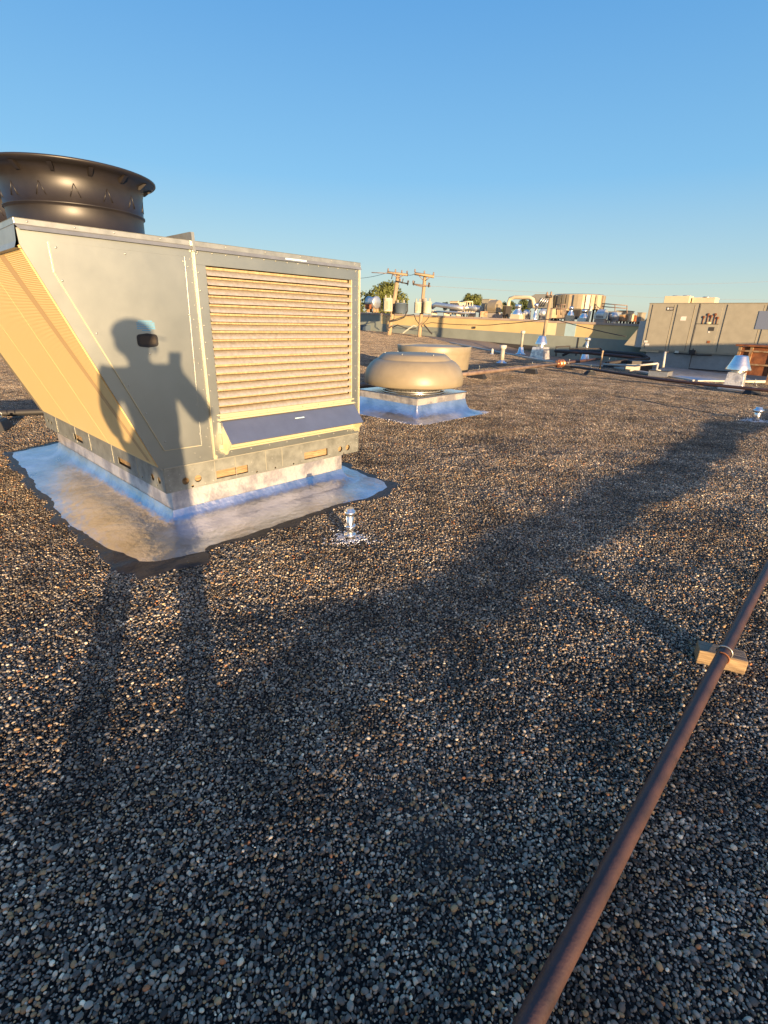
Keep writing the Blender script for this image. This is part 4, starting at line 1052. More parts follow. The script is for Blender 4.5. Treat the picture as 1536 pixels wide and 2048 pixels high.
mb = MB(); s_ = ws(1159); mb.box(-.03, .0, s_ - .05, s_ + .05, -.6, .85); mb.build('downpipe', CABLE, nb)
mb = MB(); s_ = ws(948); mb.box(-.08, .03, s_ - .12, s_ + .12, 1.25, 1.45); mb.build('wall_box', DARKP, nb)
wallstrip('left_duct', ws(741), ws(700), 'base', 'mid', -.8, -.0, mat('dark_blue_wall', (.07, .10, .14), .6), -.2, -.25)
mb = MB()
for s in range(-40, 70, 10):
    mb.add([(.45, s, wline(s, 'top') - .12), (60, s, wline(s, 'top') - .12), (60, s + 10, wline(s + 10, 'top') - .12), (.45, s + 10, wline(s + 10, 'top') - .12)], [(0, 1, 2, 3)])
mb.build('roof_deck', ROOFL, nb)
for (a_, b_, l_) in ((ws(1140), ws(1190), 'a'), (ws(1020), ws(1046), 'b')): pass

def bp_(px, py, back):                               # a point on the vertical plane BACK metres behind the wall
    return onplane(px, py, WP + A * back, A)
def deck_z(P): return wline((P - WP).dot(B), 'top') - .12
def unit_base(px, back):
    P = bp_(px, 630, back); P.z = deck_z(P); return P
CL = 'rooftop machines on the neighbouring building'
def inline_fan(px0, px1, py0, py1, back, label, material=ALUD):
    P = unit_base((px0 + px1) / 2, back); s_ = mpp(P); r = (py1 - py0) / 2 * s_; L_ = (px1 - px0) * s_ * .9; zc = bp_((px0 + px1) / 2, (py0 + py1) / 2, back).z - P.z
    t = empty('duct_fan', P[:], RZ, label, 'fan')
    mb = MB(); mb.lathe([(.001, -L_/2), (r * .8, -L_/2), (r, -L_/2 + .1), (r * .8, -L_*.1), (r * .8, L_ * .1), (r, L_/2 - .1), (r * .8, L_/2), (.001, L_/2)], (0, 0, zc), 20, axis='y'); mb.build('drum', material, t)
    for y in (-L_*.35, L_*.35):
        mb = MB(); mb.box(-r * .6, r * .6, y - .05, y + .05, 0, max(.1, zc - r * .7)); mb.build('leg', RUSTL, t)
    mb = MB(); mb.box(-r * 1.3, -r * .7, -.3, .3, zc - r, zc - r * .3); mb.build('motor', RUST, t)
    return t
inline_fan(731, 759, 593, 617, 3.5, 'silver drum fan by the far tree, left of the transformers')
def machine(name, px0, px1, pt, back, depth, material, label, cat, base_px=None, trim=None, group=None):
    P = unit_base(px1, back); Q = bp_(px0, 630, back); w_ = (Q - P).dot(B); zt = bp_((px0 + px1)/2, pt, back).z - P.z
    t = empty(name, P[:], RZ, label, cat, group)
    mb = MB(); z0 = .12 if base_px is None else bp_(px1, base_px, back).z - P.z
    mb.box(0, depth, 0, w_, z0, zt); mb.build('casing', material, t, .02)
    mb = MB(); mb.box(-.04, depth + .04, -.04, w_ + .04, zt, zt + .05); mb.build('lid', trim or UNITD, t)
    if z0 > .0:
        for (x, y) in ((.1, .1), (depth - .15, .1), (.1, w_ - .15), (depth - .15, w_ - .15)):
            mb = MB(); mb.box(x, x + .08, y, y + .08, -.1, z0); mb.build('leg', DARKP, t)
    mb = MB()
    k = max(2, int(w_ / .35))
    for i in range(k): mb.box(-.015, -.0005, w_ * (i + .18) / k, w_ * (i + .82) / k, z0 + (zt - z0) * .15, z0 + (zt - z0) * .85)
    mb.build('panel', trim or material, t); return t
def duct(name, pts, r, material, label, cat='duct', seg=14):
    return pipe_thing(name, pts, r, material, label, cat, seg=seg)
# run of silver ducts with a cream rack
P = unit_base(868, 4); sz = mpp(P)
duct('roof_duct', [bp_(864, 614, 4), bp_(872, 609, 4), bp_(900, 613, 4), bp_(928, 617, 4)], 4.5 * sz, ALUD, 'long silver duct lying along the parapet left of the cream rack')
duct('roof_duct', [bp_(926, 616, 4.5), bp_(944, 616, 4.5), bp_(962, 619, 4.5)], 6 * sz, ALUD, 'short fat silver duct right of the cream rack')
duct('roof_duct', [bp_(868, 623, 3), bp_(900, 624, 3), bp_(950, 627, 3)], 1.6 * sz, ALUD, 'thin pipe lying low on the parapet under the silver ducts', 'pipe')
for px, nm in ((868, 'left end'), (893, 'middle'), (918, 'right end'), (945, 'far right end')):
    P = unit_base(px, 3.6); mb = MB(); mb.box(-.3, .3, -.3, .3, -.02, .32); mb.box(-.2, .2, -.2, .2, .32, .45); tag(mb.build('duct_stand', TANM, loc=P), 'small tan stand under the silver ducts, at the ' + nm, 'stand')
machine('air_handler', 898, 914, 603, 5, 1.5, CREAM, 'small cream box left of the cream rack', 'air handler', trim=TANM)
t = empty('rack', unit_base(928, 4.2)[:], RZ, 'cream metal rack of slanting posts above the silver ducts', 'rack'); P = Vector(t.location); zt = bp_(928, 603.5, 4.2).z - P.z; w_ = 30 * sz
for k in range(6):
    y = -w_/2 + w_ * k / 5; mb = MB(); mb.tube([(.3, y, -.1), (0, y - .12, zt)], .055, 6); mb.build('post', CREAM, t)
mb = MB(); mb.tube([(0, -w_/2 - .12, zt), (0, w_/2 - .12, zt)], .07, 6); mb.build('rail', CREAM, t)
# centrifugal fan, tan
machine('air_handler', 961, 976, 599, 5.5, 1.4, UNITP, 'grey box tight beside the tan scroll fan', 'air handler')
def scroll(px0, px1, pt, pb, back, material, side, label, boxm=None):
    P = unit_base((px0 + px1)/2, back); s_ = mpp(P); r = (pb - pt) / 2 * s_; zc = bp_((px0+px1)/2, (pt+pb)/2, back).z - P.z; w_ = (px1 - px0) * s_
    t = empty('scroll_fan', P[:], RZ, label, 'fan')
    mb = MB(); n = 20; pr = [( r * (1 + .12 * k / n) * math.cos(math.pi * 1.6 * k / n - .5), r * (1 + .12 * k / n) * math.sin(math.pi * 1.6 * k / n - .5)) for k in range(n + 1)]
    mb.prism([(x, zc + z) for x, z in pr], 'y', -w_ * .32, w_ * .32); mb.build('housing', material, t)
    for sg in (-1, 1):
        mb = MB(); mb.lathe([(.001, sg * w_ * .325), (r * .5, sg * w_ * .33), (r * .62, sg * w_ * .36), (r * .62, sg * w_ * .325)], (0, 0, zc), 18, axis='y'); mb.build('inlet', ALUD, t)
    mb = MB(); mb.box(-r, r, -w_ * .4, w_ * .4, -.1, max(.05, zc - r * .8)); mb.build('base', CONC, t)
    mb = MB(); mb.box(-r * .9 - .02, -r * .2, -w_ * .5, w_ * .5, zc - r * .7, zc + r * .45); mb.build('cover', boxm or material, t)
    return t
scroll(973, 1003, 602, 628, 4.2, TANP, 1, 'tan scroll fan with curved cover near the centre of the far roof')
mb = MB(); mb.box(-.35, .35, -.45, .45, -.02, .5); tag(mb.build('small_unit', RUSTL, loc=unit_base(966, 2.5)), 'small rusty cream box before the tan scroll fan', 'box')
# gooseneck duct arch
gz = mpp(unit_base(1040, 6))
duct('roof_duct', [bp_(1015, 630, 6), bp_(1017, 606, 6), bp_(1020, 597, 6), bp_(1030, 594.5, 6), bp_(1060, 595.5, 6), bp_(1066, 599, 6), bp_(1069, 615, 6)], 3.6 * gz, CREAM, 'cream duct arching over the silver hooded vent')
mb = MB(); p_ = [bp_(1059, 594, 6.4), bp_(1071, 588, 6.4), bp_(1096, 588, 6.4), bp_(1096, 616, 6.4), bp_(1054, 616, 6.4)]
o_ = unit_base(1075, 6.4)
mb.prism([((q - o_).dot(B), q.z - o_.z) for q in p_], 'x', 0, 2.5)
t = empty('intake_cowl', o_[:], RZ, 'grey sheet metal cowl with sloping side left of the tan tower', 'air intake'); mb.build('cowl', mat('grey_sheet', (.34, .33, .28), .5, .4, var=.1), t)
mb = MB()
for k in range(4): a = bp_(1073 + 5 * k, 613, 6.3) - o_; b = bp_(1085 + 4 * k, 596 + k, 6.3) - o_; mb.tube([(-.08, a.dot(B), a.z), (-.08, b.dot(B), b.z)], .05, 6)
mb.build('brace', ALUD, t)
for (x, y) in ((.2, -.5), (.2, .9), (2.2, -.5), (2.2, .9)): mb = MB(); mb.box(x, x + .1, y, y + .1, -.1, .8); mb.build('leg', DARKP, t)
def silver_vent(px, pt, pb, w, back, label, base=CREAM):
    P = unit_base(px, back); s_ = mpp(P); zt = bp_(px, pt, back).z - P.z; zb = bp_(px, pb, back).z - P.z; w_ = w * s_
    t = empty('hooded_vent', P[:], RZ, label, 'roof vent')
    mb = MB(); mb.box(-w_ * .5, w_ * .5, -w_ * .5, w_ * .5, -.1, max(.05, zb)); mb.build('base', base, t)
    h = zt - max(.05, zb); z0 = max(.05, zb)
    mb = MB(); mb.lathe([(w_ * .5, z0), (w_ * .48, z0 + h * .2), (w_ * .3, z0 + h * .42), (w_ * .3, z0 + h * .7), (w_ * .34, z0 + h * .72), (w_ * .3, z0 + h), (.001, z0 + h)], (0, 0, 0), 20); mb.build('hood', ALU, t)
    return t
silver_vent(1035, 609, 629, 20, 2.5, 'silver stepped vent under the arching cream duct')
silver_vent(1141, 613, 631, 13, 2.5, 'silver vent on a cream base before the tan tower')
silver_vent(1168, 619, 636, 17, 2.0, 'shiny broad silver vent left of the white post', ALUD)
P = unit_base(1070.5, 2.4); zt = bp_(1070.5, 607, 2.4).z - P.z; mb = MB(); mb.lathe([(.19, -.05), (.17, .4), (.13, .45), (.14, zt * .8), (.22, zt * .82), (.2, zt), (.001, zt)], (0, 0, 0), 16); tag(mb.build('vent_stack', ALU, loc=P), 'slim bright vent stack right of the arching cream duct', 'vent pipe')
for (px, pt, lb) in ((1053, 619, 'low grey dome vent right of the stepped silver vent'), (1085, 617, 'low grey dome vent left of the lone timber pole'), (1228, 624, 'blue grey dome vent at the right end of the scroll fan')):
    P = unit_base(px, 3.0); s_ = mpp(P); zt = bp_(px, pt, 3.0).z - P.z; r = 8 * s_
    mb = MB(); mb.lathe([(r * .7, -.05), (r * .7, zt * .3), (r, zt * .35), (r * .95, zt * .7), (r * .5, zt * .97), (.001, zt)], (0, 0, 0), 18); tag(mb.build('dome_vent', ALUD, loc=P), lb, 'roof vent')
# tan tower
P = unit_base(1152, 9.5); s_ = mpp(P); zt = bp_(1152, 590, 9.5).z - P.z; zb = bp_(1152, 619, 9.5).z - P.z; r = 47 * s_
tw = empty('cooling_tower', P[:], RZ, 'broad tan ribbed round tower on legs, the largest thing on the far roof', 'cooling tower')
mb = MB(); mb.lathe([(r, zb), (r, zt - .1), (r * .97, zt), (r * .96, zt - .4), (.001, zt - .5)], (0, 0, 0), 48); mb.build('drum', TANM, tw)
mb = MB()
rg = random.Random(4)
for k in range(28):
    if rg.random() < .75:
        a = 2*math.pi*(k + rg.uniform(0, .5))/28; w_ = rg.uniform(.06, .22); c_, s__ = math.cos(a), math.sin(a); t_ = Vector((-s__, c_, 0)); q = Vector((c_, s__, 0))
        mb.hexa([q*r - t_*w_, q*r + t_*w_, q*(r+.14) + t_*w_, q*(r+.14) - t_*w_] + [v + Vector((0, 0, zt - zb - .1)) for v in (q*r - t_*w_, q*r + t_*w_, q*(r+.14) + t_*w_, q*(r+.14) - t_*w_)])
for i in range(len(mb.v)): v = mb.v[i]; mb.v[i] = (v[0], v[1], v[2] + zb)
mb.build('ribs', TANP, tw)
for k in range(8):
    a = 2*math.pi*k/8 + .2; mb = MB(); mb.tube([(r*.8*math.cos(a), r*.8*math.sin(a), -.1), (r*.8*math.cos(a), r*.8*math.sin(a), zb + .1)], .1, 8); mb.build('leg', DARKP, tw)
machine('air_handler', 1108, 1132, 616, 7, 1.6, TANM, 'tan box under the left side of the tan tower', 'air handler')
machine('air_handler', 1146, 1160, 620, 6.5, 1.6, DARKP, 'black box under the tan tower', 'air handler')
t = empty('pipe_rack', unit_base(1118, 3.5)[:], RZ, 'thin metal frame standing before the tan tower', 'pipe rack'); P = Vector(t.location)
for (a, b) in (((1113, 630), (1113, 610)), ((1113, 610), (1131, 609)), ((1131, 609), (1131, 630)), ((1122, 610), (1122, 630)), ((1113, 618), (1131, 618))):
    q0_ = bp_(*a, 3.5) - P; q1_ = bp_(*b, 3.5) - P; mb = MB(); mb.tube([(q0_.dot(A), q0_.dot(B), q0_.z), (q1_.dot(A), q1_.dot(B), q1_.z)], .05, 6); mb.build('bar', PIPEG, t)
P = unit_base(1177, 1.2); q_ = bp_(1183.5, 612, 1.2); mb = MB(); mb.tube([P - P, q_ - P], .11, 12); tag(mb.build('vent_stack', PVC, loc=P), 'plain white post on the parapet left of the silver scroll fan', 'vent pipe')
scroll(1192, 1216, 620, 640, 2.6, ALUD, 1, 'silver scroll fan near the right end of the far roof')
machine('air_handler', 1216, 1232, 624, 3.2, 1.2, mat('blue_grey_box', (.2, .25, .33), .5), 'blue grey box right of the silver scroll fan', 'air handler')
t = empty('railing', unit_base(1230, 8)[:], RZ, 'thin roof railing right of the tan tower', 'railing'); P = Vector(t.location)
for (a, b) in (((1204, 607), (1254, 611)), ((1204, 613), (1254, 617)), ((1205, 625), (1205, 607)), ((1230, 627), (1230, 609)), ((1254, 628), (1254, 611))):
    q0_ = bp_(*a, 8) - P; q1_ = bp_(*b, 8) - P; mb = MB(); mb.tube([(q0_.dot(A), q0_.dot(B), q0_.z), (q1_.dot(A), q1_.dot(B), q1_.z)], .045, 6); mb.build('bar', PIPEG, t)
machine('air_handler', 1232, 1252, 622, 9, 2, TANM, 'brown box behind the thin roof railing', 'air handler')
rg = random.Random(11)
for k, (px, w_, pt, m_, lb) in enumerate(((1243, 8, 630, RUSTL, 'rusty cream box, first right of the blue grey box'), (1256, 9, 628, CREAM, 'cream box between two rusty boxes on the far roof'), (1268, 8, 631, RUST, 'rust red box left of the grey beige unit'), (1279, 9, 626, UNITD, 'dull box hard against the grey beige unit'), (1008, 7, 612, DARKP, 'dark box right of the tan scroll fan'), (1100, 8, 618, TANM, 'tan box behind the lone timber pole'))):
    machine('air_handler', px - w_/2, px + w_/2, pt, 4 + (k % 3), 1.0, m_, lb, 'air handler')

# ------------------------------------------------------------------ timber poles with transformers and cables
def pole(Yp, bx, by, tx_, ty, wpx, label):
    b_ = at(bx, by, Yp); t_ = at(tx_, ty, Yp); s_ = mpp(b_)
    t = empty('utility_pole', (b_.x, b_.y, 0), 0, label, 'utility pole'); o = Vector((b_.x, b_.y, 0))
    mb = MB(); d = (t_ - b_); mb.tube([b_ - d * .15 - o, b_ - o, t_ - o], [wpx * .55 * s_, wpx * .52 * s_, wpx * .42 * s_], 12); mb.build('mast', POLEW, t)
    return t, o, s_
def arm(t, o, Yp, a, b, r, material=POLEW, ins=(), braces=None):
    mb = MB(); p, q = at(*a, Yp - .3) - o, at(*b, Yp - .3) - o; d = (q - p).normalized(); 
    mb.tube([p, q], r, 4); x = mb.build('crossarm', material, t)
    for k in ins:
        m_ = p.lerp(q, k); mb = MB(); mb.lathe([(.05, 0), (.09, .05), (.05, .1), (.08, .16), (.03, .25), (.001, .26)], tuple(m_ + Vector((0, 0, r))), 8); mb.build('insulator', PIPEG, x)
    if braces:
        for (u, v) in braces: mb = MB(); mb.tube([at(*u, Yp - .3) - o, at(*v, Yp - .25) - o], .04, 5); mb.build('brace', PIPEG, x)
def transformer(Yp, px0, px1, pt, pb, material, label, fins=True):
    c_ = at((px0 + px1)/2, pb, Yp); s_ = mpp(c_); r = (px1 - px0)/2 * s_; h = (pb - pt) * s_
    t = empty('transformer', c_[:], 0, label, 'transformer')
    mb = MB(); mb.lathe([(.001, 0), (r * .95, 0), (r, .05), (r, h * .92), (r * 1.04, h * .93), (r * 1.02, h * .98), (r * .6, h * 1.04), (.001, h * 1.05)], (0, 0, 0), 24); mb.build('tank', material, t)
    if fins:
        for k in range(7):
            a = math.radians(-125 + 12 * k); mb = MB(); c2_ = Vector((math.cos(a), math.sin(a), 0)); n_ = Vector((-c2_.y, c2_.x, 0)) * .02
            mb.hexa([c2_*r - n_ + Vector((0,0,h*.15)), c2_*r + n_ + Vector((0,0,h*.15)), c2_*(r*1.22) + n_ + Vector((0,0,h*.15)), c2_*(r*1.22) - n_ + Vector((0,0,h*.15)), c2_*r - n_ + Vector((0,0,h*.8)), c2_*r + n_ + Vector((0,0,h*.8)), c2_*(r*1.22) + n_ + Vector((0,0,h*.8)), c2_*(r*1.22) - n_ + Vector((0,0,h*.8))]); mb.build('cooling_fin', material, t)
    for a in (-.5, .5):
        mb = MB(); mb.lathe([(.05, h), (.09, h + .08), (.05, h + .14), (.08, h + .2), (.02, h + .32), (.001, h + .33)], (a * r, 0, 0), 8); mb.build('bushing', PVCG, t)
    return t
Y1 = 52
t1, o1, s1 = pole(Y1, 779, 664, 797, 545, 8.5, 'leaning timber utility pole on the left, carrying the finned transformer')
arm(t1, o1, Y1, (774, 544.5), (816, 550), .11, POLEW, (.05, .4, .7, .95), [((783, 546), (795, 556)), ((810, 549), (797, 556))])
arm(t1, o1, Y1, (791, 562), (817, 568), .06, DARKP, (.35, .95))
arm(t1, o1, Y1, (743, 545), (774, 546.5), .035, PIPEG)
for (px, py) in ((804, 567), (815, 571), (783, 558)):
    mb = MB(); p = at(px, py, Y1 - .4); mb.tube([p - o1, p - o1 + Vector((.1, 0, .42))], .05, 6); mb.build('fuse_cutout', DARKP, t1)
Y2 = 50.5
t2, o2, s2 = pole(Y2, 839, 669, 850, 551, 7.5, 'timber utility pole on the right of the pair, carrying two pale transformers')
arm(t2, o2, Y2, (829, 547), (868, 553.5), .13, POLEW, (.02, .5, .97), [((836, 549), (846, 560)), ((862, 553), (851, 561))])
arm(t2, o2, Y2, (825, 568), (861, 572.5), .06, PIPEG, (.03, .9), [((831, 570), (845, 574))])
for (px, py) in ((827, 571), (857, 575)):
    mb = MB(); p = at(px, py, Y2 - .4); mb.tube([p - o2, p - o2 + Vector((.1, 0, .38))], .05, 6); mb.build('fuse_cutout', DARKP, t2)
transformer(Y1 - .9, 766, 785, 599, 623, TRANS, 'finned pale transformer on the left side of the leaning pole')
transformer(Y1 - .7, 789, 813, 608, 627, TRANSD, 'dark blue transformer on the right side of the leaning pole', False)
transformer(Y2 - .7, 828, 842, 606, 626, TRANS, 'pale finned transformer on the left of the second pole')
transformer(Y2 - .7, 846, 862, 605, 627, TRANS, 'smooth pale transformer on the right of the second pole', False)
Y3 = 38.5
t3, o3, s3 = pole(Y3, 1085, 690, 1101, 594, 7.5, 'lone timber pole behind the silver hooded vent')
arm(t3, o3, Y3, (1091, 594), (1104, 593), .08, DARKP, (.2, .8))
def cable(pts, r, label, sag=0.0, n=10, material=CABLE, cat='cable', name='cable'):
    P = []
    for a, b in zip(pts[:-1], pts[1:]):
        for k in range(n): t = k / n; q = Vector(a).lerp(Vector(b), t); q.z -= sag * 4 * t * (1 - t); P.append(q)
    P.append(Vector(pts[-1])); return pipe_thing(name, P, r, material, label, cat, seg=6)
cable([at(843, 648, Y2 - .3), at(862, 645, Y2 - .4), at(950, 650, 46), at(1000, 648, 43), at(1091, 638, Y3 - .2)], .028, 'dark cable sagging between the second pole and the lone pole', .05)
cable([at(1091, 638, Y3 - .2), at(1118, 641, 37), at(1252, 673, 31.5)], .028, 'dark cable dropping from the lone pole to the grey beige unit', .05)
for k, (a, b, lb) in enumerate((((768, 622), (783, 634), 'black cable looped under the finned transformer'), ((813, 610), (815, 622), 'black cable looped right of the dark blue transformer'), )):
    pass
cable([at(762, 605, 51), at(760, 618, 51), at(766, 628, 51), at(775, 633, 51), at(783, 632, 51)], .05, 'black cable looped under the finned transformer')
cable([at(815, 608, 51), at(815, 622, 51), at(808, 635, 51), at(795, 640, 51), at(783, 643, 51)], .06, 'black cable looping under the dark blue transformer')
cable([at(783, 642, 51), at(795, 637, 51), at(815, 631, 51), at(828, 629, 50.5), at(832, 640, 50), at(838, 648, 50)], .04, 'thin black cable strung between the two transformer poles')
cable([at(774, 630, 51.5), at(773, 645, 51.5), at(774, 658, 51.5), at(778, 661, 51.5)], .06, 'black cable running down the leaning pole')
cable([at(785, 655, 51), at(795, 650, 50.5), at(808, 655, 50.5), at(820, 658, 50.5), at(832, 657, 50.5)], .055, 'black cable lying in a wave between the pole feet')
cable([at(848, 650, 49.8), at(853, 655, 49.6), at(860, 664, 49.4), at(864, 668, 49.3)], .06, 'black cable sloping down to the right of the second pole')
cable([at(858, 627, 49.8), at(858, 634, 49.8), at(852, 642, 49.8), at(845, 648, 49.8)], .03, 'thin cable curling below the smooth pale transformer')
cable([at(805, 667, 50), at(818, 657, 50), at(827, 651, 50), at(833, 653, 50)], .08, 'pale conduit sloping up to the second pole', material=PVCG, cat='conduit', name='conduit')
cable([at(866, 552, Y2), at(1560, 562, 60)], .009, 'high thin power line running right from the second pole', .5, 16, PIPEG)
cable([at(858, 572, Y2), at(1560, 600, 90)], .009, 'lower thin power line running right from the second pole', .3, 16, PIPEG)
cable([at(814, 549, Y1), at(830, 547, Y2)], .02, 'short wire between the two pole tops', .1)
cable([at(700, 556, 70), at(776, 545, Y1)], .02, 'thin wire reaching the leaning pole top from the left', .2)

# ------------------------------------------------------------------ trees beyond the buildings
def tree(px, pt, pb, wpx, Y, material, label, seed, n=3600):
    c_ = at(px, pb, Y); s_ = mpp(c_); top = at(px, pt, Y).z; R_w = wpx / 2 * s_; zb = c_.z
    t = empty('tree', (c_.x, Y, -6), 0, label, 'tree', 'trees beyond the buildings')
    rg = random.Random(seed); zc = (top + zb) / 2 + 6; Hh = (top - zb) / 2
    mb = MB(); mb.tube([(0, 0, 0), (.1, 0, zc * .5), (0, .1, zc)], [R_w * .11, R_w * .08, R_w * .04], 8)
    blobs = []
    for k in range(16):
        a = rg.uniform(0, 2*math.pi); u = rg.uniform(-.75, .8); rr = math.sqrt(max(0, 1 - u*u)) * rg.uniform(.35, .78)
        q = Vector((rr * math.cos(a) * R_w, rr * math.sin(a) * R_w, zc + u * Hh * .8)); blobs.append((q, rg.uniform(.26, .44) * R_w))
        mb.tube([(0, 0, zc * .55), tuple(q * .5 + Vector((0, 0, zc * .3))), tuple(q)], [R_w * .035, R_w * .025, R_w * .008], 5)
    mb.build('trunk', BARK, t)
    mb = MB()
    for k in range(n):
        q, r_ = blobs[rg.randrange(len(blobs))]
        d = Vector((rg.gauss(0, 1), rg.gauss(0, 1), rg.gauss(0, 1))).normalized(); p = q + d * r_ * rg.uniform(.55, 1.05) * Vector((1, 1, 1)).length / 1.732
        e1 = Vector((rg.gauss(0, 1), rg.gauss(0, 1), rg.gauss(0, 1))).normalized(); e2 = e1.cross(d).normalized(); L_ = rg.uniform(.12, .26) * (R_w / 5) ** .5 * 1.3
        mb.add([p - e1*L_, p + e2*L_*.6, p + e1*L_, p - e2*L_*.6], [(0, 1, 2, 3)])
    mb.build('crown', material, t)
tree(762, 558, 645, 102, 110, LEAF, 'big round green tree behind the leaning pole', 1, 6500)
tree(700, 585, 650, 60, 120, LEAFD, 'green tree partly hidden behind the condenser edge', 8, 1500)
tree(943, 587, 622, 44, 120, LEAF, 'green tree rising behind the cream rack', 2, 3200)
tree(890, 603, 622, 16, 130, LEAFD, 'small dark tree left of the cream box', 3, 700)
tree(1012, 600, 628, 34, 110, LEAFD, 'dark tree behind the arching cream duct', 4, 2400)
tree(1046, 598, 628, 34, 115, LEAFD, 'dark tree seen through the arching cream duct', 5, 2400)

# ------------------------------------------------------------------ unseen wall behind the camera and box out of frame, added for their long shade
tanE = math.tan(SUN_EL); T = Vector((SHADE.x, SHADE.y, 0)).normalized(); E_ = Vector((T.y, -T.x, 0))
yb = 1.6; dist = 12.5; y0 = yb + -T.y * dist
pw = empty('shade_wall', (4.8, y0, 0), math.radians(11), 'unseen low block wall added behind the viewpoint to shade the near gravel', 'wall')  # added wall, placed and turned so its shade covers the near gravel
mb = MB(); mb.box(-45, 45, -.3, 0, -.1, dist * tanE - .07); mb.build('wall', CONC, pw)
mb = MB(); mb.box(-45, 45, -.34, .04, dist * tanE - .07, dist * tanE); mb.build('coping', COPE, pw)
p0_ = E_ * 19.6 + T * -1.0; rz = math.atan2(E_.y, E_.x)
shade_unit = empty('rooftop_unit', (p0_.x, p0_.y, 0), rz, 'unseen long beige box added beyond the right edge to shade the lower roof', 'air conditioner')  # invented box dressed as a unit, sized to shade the lower roof
mb = MB(); mb.box(0, 20, -2, 0, .35, 2.55); mb.build('casing', UNITP, shade_unit, .02)
mb = MB(); mb.box(.2, 19.8, -1.8, -.2, -.1, .35); mb.build('curb_wall', ALUD, shade_unit)  # base of the added shade box
for k in range(9):
    mb = MB(); mb.box(.2 + 2.2 * k, 2.2 + 2.2 * k, .001, .03, .5, 2.4); mb.build('door', UNITP, shade_unit, .005)  # door panels dressing the added shade box
mb = MB(); mb.box(-.04, 20.04, -2.04, .04, 2.55, 2.61); mb.build('roof_panel', UNITD, shade_unit)  # top of the added shade box
# ------------------------------------------------------------------ the photographer (behind the camera; only the shadow shows)
def pp(p, z, tau=-.36): q = E_ * p + T * tau; return Vector((q.x, q.y, z))
def skin(name, chains, material, parent, sub=2):
    V, Ed, Rr = [], [], []; idx = {}
    for ch in chains:
        prev = None
        for (key, co, r) in ch:
            if key not in idx: idx[key] = len(V); V.append(tuple(co)); Rr.append(r)
            i = idx[key]
            if prev is not None: Ed.append((prev, i))
            prev = i
    me = bpy.data.meshes.new(name); me.from_pydata(V, Ed, []); me.materials.append(material)
    o = bpy.data.objects.new(name, me); link(o, parent)
    md = o.modifiers.new('skin', 'SKIN'); md.use_smooth_shade = True
    if not me.skin_vertices:
        pass
    for i, r in enumerate(Rr): me.skin_vertices[0].data[i].radius = (r, r) if not isinstance(r, tuple) else r
    me.skin_vertices[0].data[0].use_root = True
    sb = o.modifiers.new('sub', 'SUBSURF'); sb.levels = sub; sb.render_levels = sub
    return o
SKINM = mat('skin', (.55, .33, .24), .5); JACK = mat('jacket', (.07, .09, .13), .8, var=.2); TROU = mat('trousers', (.05, .055, .07), .85, var=.2); CAPM = mat('cap_cloth', (.10, .05, .05), .8)
pr = empty('person', pp(-.24, 0)[:], 0, 'unseen person behind the camera in dark jacket and cap standing with feet apart, holding up a phone', 'person')
off_p = Vector(pr.location)
def L_(p, z, tau=-.36): return pp(p, z, tau) - off_p
phc = CAM - UP * .035 - FWD * .018
hand = phc - UP * .105 - FWD * .012 + RT * .0 - off_p
pel = ('pelvis', L_(-.26, 1.03), (.15, .11))
wristR = hand - Vector((0, 0, .05)) + (E_ * .03)
body = skin('body', [[pel, ('waist', L_(-.23, 1.20), (.135, .10)), ('chest', L_(-.23, 1.46), (.165, .115)), ('nb', L_(-.24, 1.62), (.075, .07)), ('neck', L_(-.25, 1.67), (.085, .08)), ('head', L_(-.25, 1.74, -.34), (.108, .115)), ('crown', L_(-.25, 1.82, -.34), (.075, .085))],
    [('chest', None, None), ('shL', L_(-.42, 1.55), .07), ('elL', L_(-.53, 1.24), .05), ('wrL', L_(-.50, .98, -.30), .034), ('paL', L_(-.49, .90, -.28), (.042, .02))],
    [('chest', None, None), ('shR', L_(-.05, 1.55), .07), ('elR', L_(.17, 1.24, -.42), .05), ('wrR', wristR, .033), ('paR', hand, (.038, .02))],
    [pel, ('hipL', L_(-.36, .98), .10), ('knL', L_(-.45, .54, -.33), .065), ('anL', L_(-.53, .09), .042), ('toL', L_(-.55, .035, -.18), (.045, .03))],
    [pel, ('hipR', L_(-.15, .98), .10), ('knR', L_(-.10, .54, -.33), .065), ('anR', L_(-.06, .09), .042), ('toR', L_(-.04, .035, -.18), (.045, .03))]], SKINM, pr)
skin('jacket', [[('w', L_(-.20, .90), (.235, .175)), ('w2', L_(-.17, 1.2), (.24, .16)), ('c', L_(-.21, 1.44), (.235, .155)), ('n', L_(-.24, 1.60), (.11, .10))],
    [('c', None, None), ('sL', L_(-.43, 1.535), .11), ('eL', L_(-.55, 1.24), .088), ('fL', L_(-.515, 1.02, -.31), .062)],
    [('c', None, None), ('sR', L_(-.03, 1.535), .11), ('eR', L_(.175, 1.20, -.42), .095), ('fR', wristR + (L_(.175, 1.23, -.42) - wristR) * .32, .062)]], JACK, pr)
skin('trousers', [[('p', L_(-.26, 1.02), (.19, .15)), ('hL', L_(-.36, .92), .135), ('kL', L_(-.45, .54, -.335), .10), ('aL', L_(-.53, .12), .085)],
    [('p', None, None), ('hR', L_(-.15, .92), .135), ('kR', L_(-.10, .54, -.335), .10), ('aR', L_(-.06, .12), .085)]], TROU, pr)
# shoes
for (p_) in (-.53, -.06):
    mb = MB(); c_ = L_(p_, .05, -.28); mb.sphere(c_, .06, 14, 8, (.9, 2.3, .85)); mb.build('shoe', BLACKR, pr)
